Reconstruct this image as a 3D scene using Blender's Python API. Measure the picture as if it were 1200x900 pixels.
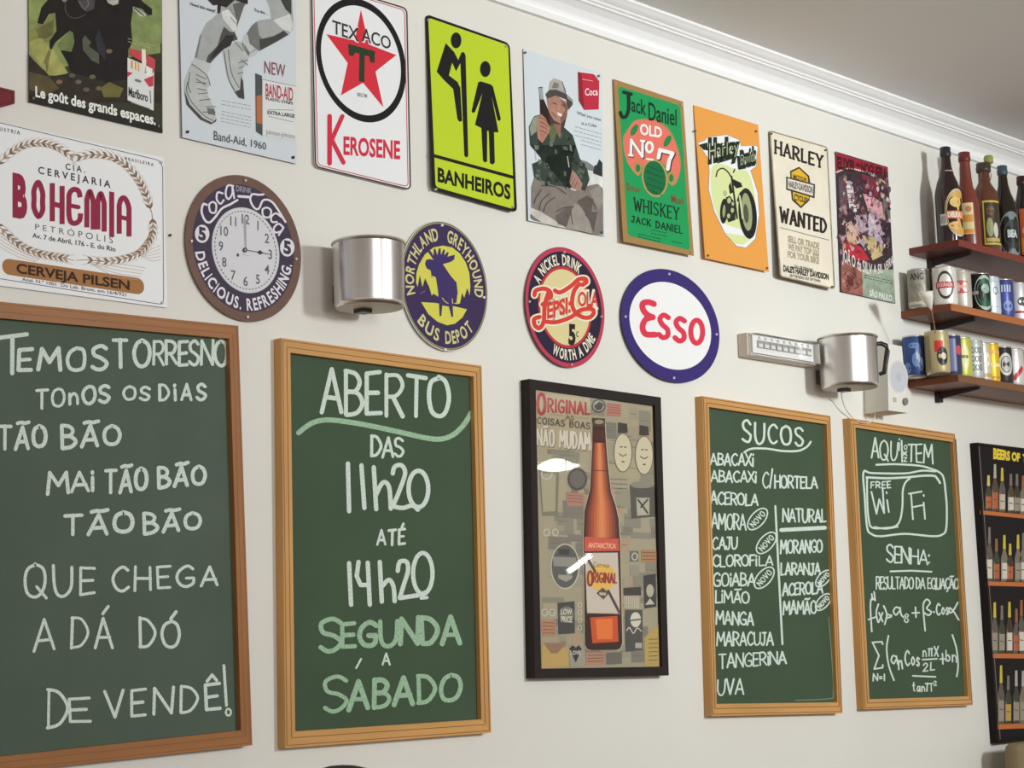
import bpy, math, random
from mathutils import Vector, Matrix
for o in list(bpy.data.objects): bpy.data.objects.remove(o)
SC = bpy.context.scene; COL = SC.collection
PI = math.pi

# ------------------------------------------------------------------ camera
ZC = 1.45            # eye height
D = 2.70             # camera to the sign wall
FPX = 2200.0         # focal length in pixels of the 1200 wide frame
YAW, PIT, ROL = (math.radians(a) for a in (46.95, 8.004, 1.6036))
_f = Vector((math.sin(YAW)*math.cos(PIT), math.cos(YAW)*math.cos(PIT), math.sin(PIT)))
_r = Vector((math.cos(YAW), -math.sin(YAW), 0)); _d = _f.cross(_r)
CR = _r*math.cos(ROL) + _d*math.sin(ROL)
CD = -_r*math.sin(ROL) + _d*math.cos(ROL)
CF = _f
cd = bpy.data.cameras.new('camera'); cam = bpy.data.objects.new('camera', cd); COL.objects.link(cam)
cd.sensor_fit = 'HORIZONTAL'; cd.sensor_width = 36; cd.lens = FPX*36/1200
cd.clip_start = .05; cd.clip_end = 100
m = Matrix((CR, -CD, -CF)).transposed().to_4x4(); m.translation = (0, 0, ZC); cam.matrix_world = m
SC.camera = cam

# ------------------------------------------------------------------ light
SC.view_settings.view_transform = 'Standard'; SC.view_settings.look = 'None'
SC.view_settings.gamma = 1; SC.view_settings.exposure = 0; SC.view_settings.use_curve_mapping = False
w = bpy.data.worlds.new('world'); SC.world = w; w.use_nodes = True
w.node_tree.nodes['Background'].inputs[0].default_value = (1.0, .94, .85, 1)
w.node_tree.nodes['Background'].inputs[1].default_value = .62

def area(name, loc, aim, size, power, color, sy=None):
    l = bpy.data.lights.new(name, 'AREA'); l.energy = power; l.color = color; l.size = size
    if sy: l.shape = 'RECTANGLE'; l.size_y = sy
    o = bpy.data.objects.new(name, l); COL.objects.link(o); o.location = loc
    o.rotation_euler = (Vector(aim)-Vector(loc)).to_track_quat('-Z', 'Y').to_euler()
    return o
KEY = area('key_lamp_light', (3.9, -2.1, ZC+1.15), (4.0, D, ZC+.95), .45, 31, (.95, 1, 1.0)); KEY.data.spread = math.radians(85)
FILL = area('added_fill_light', (.9, -2.2, ZC+1.2), (1.9, D, ZC+.95), 1.2, 16, (1, .99, 1)); FILL.data.spread = math.radians(90)  # added soft fill to brighten the upper left wall, not a room lamp

# ------------------------------------------------------------------ materials
GAIN = .86
def lin(c):
    c /= 255; return c/12.92 if c < .04045 else ((c+.055)/1.055)**2.4
MATS = {}
def mat(rgb, rough=.5, metal=0, spec=.3, noise=0, nscale=40, stretch=None, coat=0, trans=0, emit=0):
    key = (tuple(rgb), rough, metal, spec, noise, nscale, stretch, coat, trans, emit)
    if key in MATS: return MATS[key]
    m = bpy.data.materials.new('paint_%d_%d_%d' % tuple(rgb)); m.use_nodes = True
    nt = m.node_tree; b = nt.nodes['Principled BSDF']
    c = [min(.92, lin(v)/GAIN) for v in rgb] + [1]
    b.inputs['Base Color'].default_value = c; b.inputs['Roughness'].default_value = rough
    b.inputs['Metallic'].default_value = metal; b.inputs['Specular IOR Level'].default_value = spec
    b.inputs['Coat Weight'].default_value = coat; b.inputs['Transmission Weight'].default_value = trans
    if emit:
        b.inputs['Emission Color'].default_value = c; b.inputs['Emission Strength'].default_value = emit
    if noise:
        tc = nt.nodes.new('ShaderNodeTexCoord'); mp = nt.nodes.new('ShaderNodeMapping')
        if stretch: mp.inputs['Scale'].default_value = stretch
        n = nt.nodes.new('ShaderNodeTexNoise'); n.inputs['Scale'].default_value = nscale; n.inputs['Detail'].default_value = 6
        mr = nt.nodes.new('ShaderNodeMapRange'); mr.inputs[1].default_value = .25; mr.inputs[2].default_value = .75
        mr.inputs[3].default_value = 1-noise; mr.inputs[4].default_value = 1+noise
        mx = nt.nodes.new('ShaderNodeMix'); mx.data_type = 'RGBA'; mx.blend_type = 'MULTIPLY'; mx.inputs[0].default_value = 1
        mx.inputs[6].default_value = c
        nt.links.new(tc.outputs['Object'], mp.inputs[0]); nt.links.new(mp.outputs[0], n.inputs[0])
        nt.links.new(n.outputs[0], mr.inputs[0]); nt.links.new(mr.outputs[0], mx.inputs[7])
        nt.links.new(mx.outputs[2], b.inputs['Base Color'])
    MATS[key] = m; return m
def glass_pane():
    m = bpy.data.materials.new('glass_pane'); m.use_nodes = True; nt = m.node_tree; nt.nodes.clear()
    o = nt.nodes.new('ShaderNodeOutputMaterial'); mx = nt.nodes.new('ShaderNodeMixShader'); fr = nt.nodes.new('ShaderNodeFresnel')
    t = nt.nodes.new('ShaderNodeBsdfTransparent'); g = nt.nodes.new('ShaderNodeBsdfGlossy'); g.inputs['Roughness'].default_value = .02
    fr.inputs[0].default_value = 1.45
    nt.links.new(fr.outputs[0], mx.inputs[0]); nt.links.new(t.outputs[0], mx.inputs[1]); nt.links.new(g.outputs[0], mx.inputs[2])
    nt.links.new(mx.outputs[0], o.inputs[0]); return m
WHITE = mat((226, 228, 232), .45, 0, .18); BLACK = mat((28, 26, 28), .55, 0, .15); CHALK = mat((200, 213, 203), .95, noise=.22, nscale=260)
CHALKG = mat((150, 182, 152), .95, noise=.25, nscale=240)
BOARD = mat((76, 91, 77), .75, noise=.10, nscale=6)
BOARD2 = mat((62, 80, 60), .75, noise=.10, nscale=6)
WOOD_D = mat((150, 100, 56), .45, noise=.16, nscale=30, stretch=(1, 1, .12))
WOOD_L = mat((194, 146, 86), .45, noise=.14, nscale=30, stretch=(1, 1, .12))
WOOD_DH = mat((150, 100, 56), .45, noise=.16, nscale=30, stretch=(.12, 1, 1))
WOOD_LH = mat((194, 146, 86), .45, noise=.14, nscale=30, stretch=(.12, 1, 1))
SCREW = mat((190, 188, 182), .3, .6)
ALU = mat((205, 202, 200), .28, 1.0, noise=.10, nscale=25, stretch=(1, 1, .03))

# ------------------------------------------------------------------ pixel <-> place
class Plane:                                   # Y = a + b*z + c*x (camera centred)
    def __init__(s, a, b=0, c=0): s.a, s.b, s.c = a, b, c
    def fwd(s, k): return Plane(s.a-k, s.b, s.c)
def wallp(off): return Plane(D-off)
def at(px, py, pl):
    d = CR*((px-600)/FPX) + CD*((py-450)/FPX) + CF
    t = pl.a/(d.y - pl.b*d.z - pl.c*d.x)
    return Vector((d.x*t, d.y*t, d.z*t+ZC))
def px_of(x, y, z):
    v = Vector((x, y, z-ZC)); k = v.dot(CF)
    return (600+FPX*v.dot(CR)/k, 450+FPX*v.dot(CD)/k)
def sheet(q, otop, obot):                      # plane of a sheet whose foot stands off the wall
    zt = (at(*q[0], wallp(0)).z+at(*q[1], wallp(0)).z)/2-ZC; zb = (at(*q[2], wallp(0)).z+at(*q[3], wallp(0)).z)/2-ZC
    b = (obot-otop)/(zt-zb)                    # off = otop + b*(zt-z)
    return Plane(D-otop-b*zt, b)

# ------------------------------------------------------------------ objects
def thing(name, label, cat, loc, group=None):
    o = bpy.data.objects.new(name, None); COL.objects.link(o); o.empty_display_size = .05
    o.location = loc; o['label'] = label; o['category'] = cat
    if group: o['group'] = group
    return o
def q_base(q, pl):
    a, b = at(*q[2], pl), at(*q[3], pl); return ((a.x+b.x)/2, D, min(a.z, b.z))
STK = 0
class Part:
    def __init__(s, name, parent=None, pl=None, label=None):
        s.name, s.parent, s.pl, s.label = name, parent, pl, label
        s.v, s.f, s.mi, s.sm, s.mats = [], [], [], [], []
    def _m(s, m):
        if m not in s.mats: s.mats.append(m)
        return s.mats.index(m)
    def face(s, pts, m, smooth=False):
        n = len(s.v); s.v += [tuple(p) for p in pts]; s.f.append(list(range(n, n+len(pts)))); s.mi.append(s._m(m)); s.sm.append(smooth)
    def mesh(s, vs, fs, m, smooth=False):
        n = len(s.v); s.v += [tuple(p) for p in vs]; i = s._m(m)
        for f in fs: s.f.append([n+k for k in f]); s.mi.append(i); s.sm.append(smooth)
    # ---- flat work given in pixels of the photograph, laid on the part's plane
    def P(s, pts, layer=0): pl = s.pl.fwd(layer*.00013); return [at(x, y, pl) for x, y in pts]
    def fill(s, pts, m, layer=1): s.face(s.P(pts, layer), m)
    def slab(s, pts, m, th, side=None):
        f = s.P(pts); n = len(f); b = [p+Vector((0, th, 0)) for p in f]
        s.mesh(f, [range(n)], m); s.mesh(b, [range(n)], side or m)
        s.mesh(f+b, [(i, (i+1) % n, n+(i+1) % n, n+i) for i in range(n)], side or m)
    def ring(s, outer, inner, m, layer=1):
        n = len(outer); s.mesh(s.P(list(outer)+list(inner), layer), [(i, (i+1) % n, n+(i+1) % n, n+i) for i in range(n)], m)
    def stroke(s, pts, w, m, layer=1, closed=False, cap=True):
        pts = [Vector(p) for p in pts]; q = [pts[0]]
        for p in pts[1:]:
            if (p-q[-1]).length > .05: q.append(p)
        n = len(q); h = w/2
        if n < 2: return
        if not closed:
            for i in range(1, n-1):
                if (q[i]-q[i-1]).normalized().dot((q[i+1]-q[i]).normalized()) < .5:
                    s.stroke(q[:i+1], w, m, layer, False, cap); s.stroke(q[i:], w, m, layer, False, cap); return
        global STK; STK = (STK+1) % 12; layer += STK*.06
        L, R = [], []
        for i in range(n):
            a = q[i-1] if (i or closed) else None; c = q[(i+1) % n] if (i < n-1 or closed) else None
            d1 = (q[i]-a).normalized() if a else None; d2 = (c-q[i]).normalized() if c else None
            d = d2 if d1 is None else d1 if d2 is None else (d1+d2)
            if d.length < .2: d = d2
            d = d.normalized(); k = 1
            if d1 and d2: k = min(1.7, 1/max(.3, d.dot(d2)))
            nn = Vector((-d.y, d.x))*h*k; L.append(q[i]+nn); R.append(q[i]-nn)
        N = n if closed else n-1
        s.mesh(s.P([tuple(p) for p in L+R], layer), [(i, (i+1) % n, n+(i+1) % n, n+i) for i in range(N)], m)
        if cap and not closed:
            for e, o in ((0, 1), (n-1, n-2)):
                layer += .02
                d = (q[e]-q[o]).normalized(); nn = Vector((-d.y, d.x))
                s.fill([tuple(q[e]+nn*h*math.cos(a)+d*h*math.sin(a)) for a in (0, PI/5, 2*PI/5, 3*PI/5, 4*PI/5, PI)], m, layer)
    def text(s, body, quad, m, layer=1, bold=0, halo=None):
        k = s.sub('lettering')
        if k: k.text(body, quad, m, layer, bold, halo); k.build(); return
        if halo: s.text(body, quad, halo[0], layer, bold+halo[1]); layer += 1
        vs, fs, (x0, x1) = glyphs(body, bold)
        tl, tr, br, bl = quad
        def q(x, y):
            u = (x-x0)/(x1-x0); b = (bl[0]+(br[0]-bl[0])*u, bl[1]+(br[1]-bl[1])*u); t = (tl[0]+(tr[0]-tl[0])*u, tl[1]+(tr[1]-tl[1])*u)
            return (b[0]+(t[0]-b[0])*y, b[1]+(t[1]-b[1])*y)
        s.mesh(s.P([q(x, y) for x, y in vs], layer), fs, m)
    def hand(s, body, quad, w, m, layer=1, serif=0, wob=.035, seed=1, gap=.3):
        k = s.sub({'chalk_writing': 'chalk_word'}.get(s.name, 'lettering'))
        if k: k.hand(body, quad, w, m, layer, serif, wob, seed, gap); k.build(); return
        w *= .92; rnd = random.Random(body+str(seed)); x = 0; items = []
        for ch in body:
            wd, st = GL.get(ch, (.35, []))
            items.append((x, wd, st)); x += wd+gap
        tot = max(x-gap, .01); tl, tr, br, bl = quad
        def q(u, y):
            u /= tot; b = (bl[0]+(br[0]-bl[0])*u, bl[1]+(br[1]-bl[1])*u); t = (tl[0]+(tr[0]-tl[0])*u, tl[1]+(tr[1]-tl[1])*u)
            return (b[0]+(t[0]-b[0])*y, b[1]+(t[1]-b[1])*y)
        for x0, wd, st in items:
            jy = rnd.uniform(-wob, wob); js = rnd.uniform(-wob, wob)
            for sm, pts in st:
                pp = [(x0+a*wd+js*b+rnd.uniform(-wob, wob)*.6, b+jy+rnd.uniform(-wob, wob)*.6) for a, b in pts]
                s.stroke([q(a, b) for a, b in (smooth(pp) if sm else pp)], w*rnd.uniform(.88, 1.12), m, layer)
                if serif:
                    for a, b in (pts[0], pts[-1]):
                        if abs(b) < .02 or abs(b-1) < .02:
                            c = x0+a*wd; s.stroke([q(c-serif, b), q(c+serif, b)], w*.8, m, layer, cap=False)
    def sub(s, name):                           # every word of a lettering is a piece of its own
        if s.name in ('lettering', 'chalk_writing') and not getattr(s, 'one', 0):
            k = Part(name, s.parent, s.pl, s.label); k.one = 1; return k
    def build(s):
        if not s.f: return None
        me = bpy.data.meshes.new(s.name); off = Vector(s.parent_loc()) if s.parent else Vector((0, 0, 0))
        if not s.parent:
            xs = [v[0] for v in s.v]; ys = [v[1] for v in s.v]; zs = [v[2] for v in s.v]
            off = Vector(((min(xs)+max(xs))/2, (min(ys)+max(ys))/2, min(zs)))
        me.from_pydata([tuple(Vector(v)-off) for v in s.v], [], s.f)
        for mm in s.mats: me.materials.append(mm)
        me.polygons.foreach_set('material_index', s.mi); me.polygons.foreach_set('use_smooth', s.sm); me.update()
        o = bpy.data.objects.new(s.name, me); COL.objects.link(o)
        if s.parent: o.parent = s.parent
        else: o.location = off
        if s.label: o['label'] = s.label
        return o
    def parent_loc(s):
        l = Vector((0, 0, 0)); p = s.parent
        while p: l += p.location; p = p.parent
        return l
    # ---- solid work in metres
    def box(s, x0, x1, y0, y1, z0, z1, m, bev=0):
        if bev:
            import bmesh
            b = bmesh.new(); bmesh.ops.create_cube(b, size=1)
            for v in b.verts: v.co = Vector((x0+(v.co.x+.5)*(x1-x0), y0+(v.co.y+.5)*(y1-y0), z0+(v.co.z+.5)*(z1-z0)))
            bmesh.ops.bevel(b, geom=b.edges[:], offset=bev, segments=3, profile=.5, affect='EDGES')
            b.verts.ensure_lookup_table(); b.verts.index_update()
            s.mesh([v.co[:] for v in b.verts], [[v.index for v in f.verts] for f in b.faces], m); b.free(); return
        v = [(x, y, z) for x in (x0, x1) for y in (y0, y1) for z in (z0, z1)]
        s.mesh(v, [(0, 1, 3, 2), (4, 6, 7, 5), (0, 4, 5, 1), (2, 3, 7, 6), (0, 2, 6, 4), (1, 5, 7, 3)], m)
    def lathe(s, c, prof, m, n=40, smooth=True):
        v = []; f = []
        for r, z in prof:
            v += [(c[0]+r*math.cos(2*PI*i/n), c[1]+r*math.sin(2*PI*i/n), c[2]+z) for i in range(n)]
        for k in range(len(prof)-1):
            for i in range(n): f.append((k*n+i, k*n+(i+1) % n, (k+1)*n+(i+1) % n, (k+1)*n+i))
        s.mesh(v, f, m, smooth)
    def tube(s, pts, r, m, n=10):
        pts = [Vector(p) for p in pts]; v = []; f = []; up = Vector((.13, .21, .97)).normalized()
        for i, p in enumerate(pts):
            d = (pts[min(i+1, len(pts)-1)]-pts[max(i-1, 0)]).normalized(); a = d.cross(up)
            if a.length < .1: a = d.cross(Vector((1, 0, 0)))
            a.normalize(); b = d.cross(a); rr = r[i] if isinstance(r, (list, tuple)) else r
            v += [p+a*rr*math.cos(2*PI*k/n)+b*rr*math.sin(2*PI*k/n) for k in range(n)]
        for i in range(len(pts)-1):
            for k in range(n): f.append((i*n+k, i*n+(k+1) % n, (i+1)*n+(k+1) % n, (i+1)*n+k))
        f += [tuple(range(n)), tuple(range((len(pts)-1)*n, len(pts)*n))]
        s.mesh(v, f, m, True)
    def wrap(s, c, R, az, poly, m):             # flat shape (arc length, height) laid round a cylinder
        s.face([(c[0]+R*math.cos(az+a/R), c[1]+R*math.sin(az+a/R), c[2]+h) for a, h in poly], m, True)
    def band(s, c, R, az, a0, a1, z0, z1, m, n=14):
        for i in range(n):
            u, v = a0+(a1-a0)*i/n, a0+(a1-a0)*(i+1)/n
            s.wrap(c, R, az, [(u, z0), (v, z0), (v, z1), (u, z1)], m)
    def oval(s, c, R, az, a, h, ra, rh, m, hole=0, n=28):
        for i in range(n):
            t0, t1 = 2*PI*i/n, 2*PI*(i+1)/n
            s.wrap(c, R, az, [(a+ra*k*math.cos(t), h+rh*k*math.sin(t)) for t, k in ((t0, 1), (t1, 1), (t1, hole), (t0, hole))], m)
    def wtext(s, c, R, az, body, a0, a1, h0, h1, m, bold=0):
        vs, fs, (x0, x1) = glyphs(body, bold)
        s.mesh([(c[0]+R*math.cos(az+(a0+(a1-a0)*(x-x0)/(x1-x0))/R), c[1]+R*math.sin(az+(a0+(a1-a0)*(x-x0)/(x1-x0))/R), c[2]+h0+(h1-h0)*y) for x, y in vs], fs, m)

_G = {}; CAPH = []
def glyphs(body, bold):
    k = (body, bold)
    if k not in _G:
        if not CAPH: CAPH.append(1); CAPH[0] = max(v[1] for v in glyphs('H', -.0001)[0])
        cu = bpy.data.curves.new('t', 'FONT'); cu.body = body; cu.resolution_u = 3; cu.offset = bold
        o = bpy.data.objects.new('t', cu); me = bpy.data.meshes.new_from_object(o)
        vs = [(v.co.x/CAPH[0], v.co.y/CAPH[0]) for v in me.vertices]; fs = [tuple(p.vertices) for p in me.polygons]
        bpy.data.objects.remove(o); bpy.data.curves.remove(cu); bpy.data.meshes.remove(me)
        _G[k] = (vs, fs, (min(v[0] for v in vs), max(v[0] for v in vs)))
    return _G[k]
def smooth(p, k=5):
    if len(p) < 3: return p
    closed = p[0] == p[-1]; n = len(p); o = []
    for i in range(n-1):
        a = p[i-1] if i else (p[-2] if closed else p[0]); b, c = p[i], p[i+1]; d = p[i+2] if i+2 < n else (p[1] if closed else p[-1])
        for j in range(k):
            t = j/k
            o.append(tuple(.5*(2*b[q]+(c[q]-a[q])*t+(2*a[q]-5*b[q]+4*c[q]-d[q])*t*t+(3*b[q]-a[q]-3*c[q]+d[q])*t**3) for q in (0, 1)))
    return o+[tuple(p[-1])]
def ell(cx, cy, rx, ry, rot=0, n=36, a0=0, a1=2*PI):
    full = abs(a1-a0-2*PI) < 1e-6; c, s = math.cos(rot), math.sin(rot); N = n if full else n+1
    return [(cx+rx*math.cos(t)*c-ry*math.sin(t)*s, cy+rx*math.cos(t)*s+ry*math.sin(t)*c) for t in (a0+(a1-a0)*i/n for i in range(N))]
class Z:                                        # coordinates read off an enlarged crop
    def __init__(s, x, y, k): s.x, s.y, s.k = x, y, k
    def __call__(s, pts): return [(s.x+a/s.k, s.y+b/s.k) for a, b in pts]
    def q(s, xl, tl, bl, xr, tr, br): return s([(xl, tl), (xr, tr), (xr, br), (xl, bl)])
    def e(s, cx, cy, rx, ry, rot=0, n=36, a0=0, a1=2*PI): return s(ell(cx, cy, rx, ry, rot, n, a0, a1))
class AF:                                       # local frame of a round sign
    def __init__(s, cx, cy, w, sl, h, t=0): s.a = (cx, cy, w, sl, h, t)
    def p(s, a, b): cx, cy, w, sl, h, t = s.a; return (cx+a*w+b*t*h, cy+a*w*sl-b*h)
    def circ(s, r, n=72, a0=0, a1=2*PI, c=(0, 0), ry=None):
        full = abs(a1-a0-2*PI) < 1e-6
        return [s.p(c[0]+r*math.cos(a0+(a1-a0)*i/n), c[1]+(ry or r)*math.sin(a0+(a1-a0)*i/n)) for i in range(n if full else n+1)]
    def arc(s, part, body, deg0, deg1, r0, r1, m, layer=1, bold=.0, top=True, halo=None):
        k = part.sub('lettering')
        if k: s.arc(k, body, deg0, deg1, r0, r1, m, layer, bold, top, halo); k.build(); return
        ws = []
        for ch in body:
            if ch == ' ': ws.append(.45)
            else:
                g = glyphs(ch, 0); ws.append(g[2][1]-g[2][0])
        gap = .16; tot = sum(ws)+gap*(len(ws)-1); x = 0; A0, A1 = math.radians(deg0), math.radians(deg1)
        for ch, wd in zip(body, ws):
            if ch != ' ':
                t0, t1 = A0+(A1-A0)*x/tot, A0+(A1-A0)*(x+wd)/tot; ri, ro = (r1, r0) if top else (r0, r1)
                pt = lambda r, t: s.p(r*math.cos(t), r*math.sin(t))
                part.text(ch, [pt(ri, t0), pt(ri, t1), pt(ro, t1), pt(ro, t0)], m, layer, bold, halo)
            x += wd+gap
def rquad(q, r, n=5):                           # quad with rounded corners
    out = []
    for i in range(4):
        p, a, b = Vector(q[i]), Vector(q[i-1]), Vector(q[(i+1) % 4])
        u, v = (a-p).normalized(), (b-p).normalized()
        for k in range(n+1):
            t = k/n*PI/2; out.append(tuple(p+u*r*(1-math.sin(t))+v*r*(1-math.cos(t))))
    return out
def lerp(q, u, v):
    t = [q[0][i]+(q[1][i]-q[0][i])*u for i in (0, 1)]; b = [q[3][i]+(q[2][i]-q[3][i])*u for i in (0, 1)]
    return (t[0]+(b[0]-t[0])*v, t[1]+(b[1]-t[1])*v)
def inset(q, m): # m in pixels
    w = (Vector(q[1])-Vector(q[0])).length; h = (Vector(q[3])-Vector(q[0])).length
    return [lerp(q, m/w, m/h), lerp(q, 1-m/w, m/h), lerp(q, 1-m/w, 1-m/h), lerp(q, m/w, 1-m/h)]
def screws(T, pl, pts, r=1.5, m=None):
    for x, y in pts:
        p = Part('screw', T, pl.fwd(.0035)); p.slab(ell(x, y, r*.8, r, n=10), m or SCREW, .004); p.build()

# single line alphabet: width, [(smooth, points)]
S_, N_ = True, False
GL = {
'A': (.7, [(N_, [(0, 0), (.5, 1), (1, 0)]), (N_, [(.17, .33), (.85, .33)])]),
'B': (.62, [(N_, [(.05, 0), (.05, 1)]), (S_, [(.05, 1), (.6, .98), (.85, .78), (.6, .55), (.05, .53)]), (S_, [(.05, .53), (.7, .5), (1, .27), (.7, .03), (.05, 0)])]),
'C': (.62, [(S_, [(1, .85), (.65, 1), (.2, .82), (0, .5), (.2, .15), (.6, 0), (1, .15)])]),
'D': (.66, [(N_, [(.05, 0), (.05, 1)]), (S_, [(.05, 1), (.6, .92), (1, .5), (.6, .06), (.05, 0)])]),
'E': (.52, [(N_, [(1, 1), (.03, .98), (.03, 0), (1, .02)]), (N_, [(.03, .5), (.85, .52)])]),
'F': (.5, [(N_, [(1, 1), (.05, .98), (.05, 0)]), (N_, [(.05, .5), (.8, .52)])]),
'G': (.68, [(S_, [(.95, .85), (.6, 1), (.15, .8), (0, .45), (.2, .1), (.6, 0), (.95, .12), (.97, .42)]), (N_, [(.97, .42), (.55, .42)])]),
'H': (.62, [(N_, [(0, 0), (0, 1)]), (N_, [(1, 0), (1, 1)]), (N_, [(0, .5), (1, .5)])]),
'I': (.1, [(N_, [(.5, 0), (.5, 1)])]),
'i': (.1, [(N_, [(.5, 0), (.5, .68)]), (N_, [(.45, .9), (.55, 1)])]),
'J': (.5, [(N_, [(.3, 1), (1, 1)]), (S_, [(.75, 1), (.75, .3), (.5, 0), (.15, .02), (0, .2)])]),
'K': (.62, [(N_, [(.05, 0), (.05, 1)]), (N_, [(.95, 1), (.07, .42)]), (N_, [(.3, .58), (1, 0)])]),
'L': (.5, [(N_, [(.05, 1), (.05, 0), (1, .02)])]),
'M': (.86, [(N_, [(0, 0), (.1, 1), (.5, .35), (.9, 1), (1, 0)])]),
'N': (.7, [(N_, [(0, 0), (.03, 1), (.97, 0), (1, 1)])]),
'O': (.72, [(S_, [(.5, 1), (.15, .85), (0, .5), (.15, .12), (.5, 0), (.85, .12), (1, .5), (.85, .88), (.5, 1)])]),
'P': (.6, [(N_, [(.05, 0), (.05, 1)]), (S_, [(.05, 1), (.65, .98), (1, .73), (.65, .46), (.05, .45)])]),
'Q': (.76, [(S_, [(.5, 1), (.15, .85), (0, .5), (.15, .12), (.5, 0), (.85, .12), (1, .5), (.85, .88), (.5, 1)]), (N_, [(.6, .3), (1.05, -.08)])]),
'R': (.64, [(N_, [(.05, 0), (.05, 1)]), (S_, [(.05, 1), (.65, .98), (.95, .75), (.65, .5), (.05, .46)]), (N_, [(.4, .47), (1, 0)])]),
'S': (.58, [(S_, [(.95, .86), (.55, 1), (.08, .86), (.15, .6), (.6, .48), (.97, .28), (.75, .04), (.35, 0), (0, .14)])]),
'T': (.64, [(N_, [(0, 1), (1, 1)]), (N_, [(.5, 1), (.5, 0)])]),
'U': (.66, [(S_, [(0, 1), (.02, .35), (.25, .02), (.65, 0), (.95, .3), (1, 1)])]),
'V': (.68, [(N_, [(0, 1), (.5, 0), (1, 1)])]),
'W': (.95, [(N_, [(0, 1), (.25, 0), (.5, .8), (.75, 0), (1, 1)])]),
'X': (.62, [(N_, [(0, 0), (1, 1)]), (N_, [(0, 1), (1, 0)])]),
'Y': (.62, [(N_, [(0, 1), (.5, .5), (1, 1)]), (N_, [(.5, .5), (.5, 0)])]),
'1': (.12, [(N_, [(.5, 0), (.5, 1)])]),
'2': (.6, [(S_, [(.05, .75), (.3, 1), (.75, .95), (.85, .68), (.5, .35), (.05, .02)]), (N_, [(.05, .02), (1, .02)])]),
'4': (.6, [(N_, [(.75, 0), (.75, 1)]), (N_, [(.15, 1), (0, .42), (.75, .42)])]),
'5': (.6, [(N_, [(.9, 1), (.15, 1), (.1, .58)]), (S_, [(.1, .58), (.6, .64), (1, .36), (.6, .02), (.05, .06)])]),
'7': (.6, [(N_, [(0, 1), (1, 1), (.4, 0)])]),
'8': (.5, [(S_, [(.5, 1), (.1, .8), (.5, .53), (.95, .25), (.5, 0), (.05, .25), (.5, .53), (.9, .8), (.5, 1)])]),
'h': (.6, [(N_, [(.05, 0), (.05, 1)]), (S_, [(.05, .4), (.5, .62), (.95, .4), (1, 0)])]),
'n': (.5, [(N_, [(.05, 0), (.05, .6)]), (S_, [(.05, .4), (.5, .62), (.95, .4), (1, 0)])]),
'o': (.5, [(S_, [(.5, .62), (0, .3), (.5, 0), (1, .3), (.5, .62)])]),
'a': (.5, [(S_, [(.9, .5), (.4, .62), (0, .3), (.4, 0), (.85, .3)]), (N_, [(.9, .62), (1, 0)])]),
's': (.42, [(S_, [(.9, .55), (.4, .62), (.15, .45), (.8, .2), (.5, 0), (0, .08)])]),
'b': (.5, [(N_, [(.05, 1), (.05, 0)]), (S_, [(.05, .4), (.6, .55), (1, .28), (.6, 0), (.05, .1)])]),
't': (.4, [(S_, [(.4, 1), (.4, .2), (.9, .02)]), (N_, [(0, .65), (.9, .65)])]),
':': (.1, [(N_, [(.4, .15), (.6, .2)]), (N_, [(.4, .65), (.6, .7)])]),
'/': (.3, [(N_, [(0, -.05), (1, 1.1)])]),
'.': (.1, [(N_, [(.4, 0), (.6, .05)])]),
'=': (.4, [(N_, [(0, .3), (1, .3)]), (N_, [(0, .6), (1, .6)])]),
'p': (.7, [(N_, [(0, .75), (1, .8)]), (N_, [(.25, .78), (.2, 0)]), (N_, [(.75, .78), (.8, 0)])]),
}
def acc(base, kind):
    w_, st = GL[base]
    a = {'~': [(S_, [(.1, 1.14), (.4, 1.2), (.65, 1.16), (1, 1.22)])], "'": [(N_, [(.5, 1.12), (.8, 1.38)])], '^': [(N_, [(.15, 1.12), (.5, 1.35), (.85, 1.12)])],
         ',': [(S_, [(.55, 0), (.7, -.18), (.4, -.3)])]}[kind]
    return (w_, st+a)
for c_, b_, k_ in (('Ã', 'A', '~'), ('Á', 'A', "'"), ('É', 'E', "'"), ('Ê', 'E', '^'), ('Ó', 'O', "'"), ('Ç', 'C', ','), ('Õ', 'O', '~')): GL[c_] = acc(b_, k_)

# ================================================================== the room
def structure(p): o = p.build(); o['kind'] = 'structure'; return o
WALLM = mat((217, 215, 208), .9, noise=.025, nscale=3); CEILM = mat((228, 232, 238), .95, noise=.02, nscale=2)
CORN = mat((238, 239, 243), .6)
p = Part('wall_back'); p.box(-3, 11, D, D+.15, 0, 3.1, WALLM); structure(p)
CZ = ZC+1.481
p = Part('ceiling'); p.box(-3, 11, -5, D, CZ, CZ+.12, CEILM); structure(p)
p = Part('floor'); p.box(-3, 11, -5, D, -.1, 0, mat((122, 90, 62), .6, noise=.1, nscale=8)); structure(p)
p = Part('trim_1')
prof = [(0, 1.394), (.012, 1.394), (.013, 1.409), (.007, 1.412), (.010, 1.424), (.018, 1.438), (.030, 1.448), (.036, 1.450), (.036, 1.454), (.041, 1.456), (.043, 1.461), (.046, 1.462), (.052, 1.466), (.058, 1.472), (.062, 1.475), (.062, 1.481), (0, 1.481)]
n = len(prof); v = [(x, D-o, ZC+z) for x in (-3, 11) for o, z in prof]
p.mesh(v, [(i, i+1, n+i+1, n+i) for i in range(n-1)]+[tuple(range(n)), tuple(range(n, 2*n))], CORN); structure(p)

# nail hole / small fixings left in the wall
T = Part('wall_nail', None, wallp(.004)); T.slab(ell(200, 275.5, 1.3, 1.6, n=10), mat((50, 45, 42), .5), .0045)
o = T.build(); o['label'] = 'tiny dark nail in the wall between the wheat wreath sign and the round clock sign'; o['category'] = 'nail'

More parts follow.
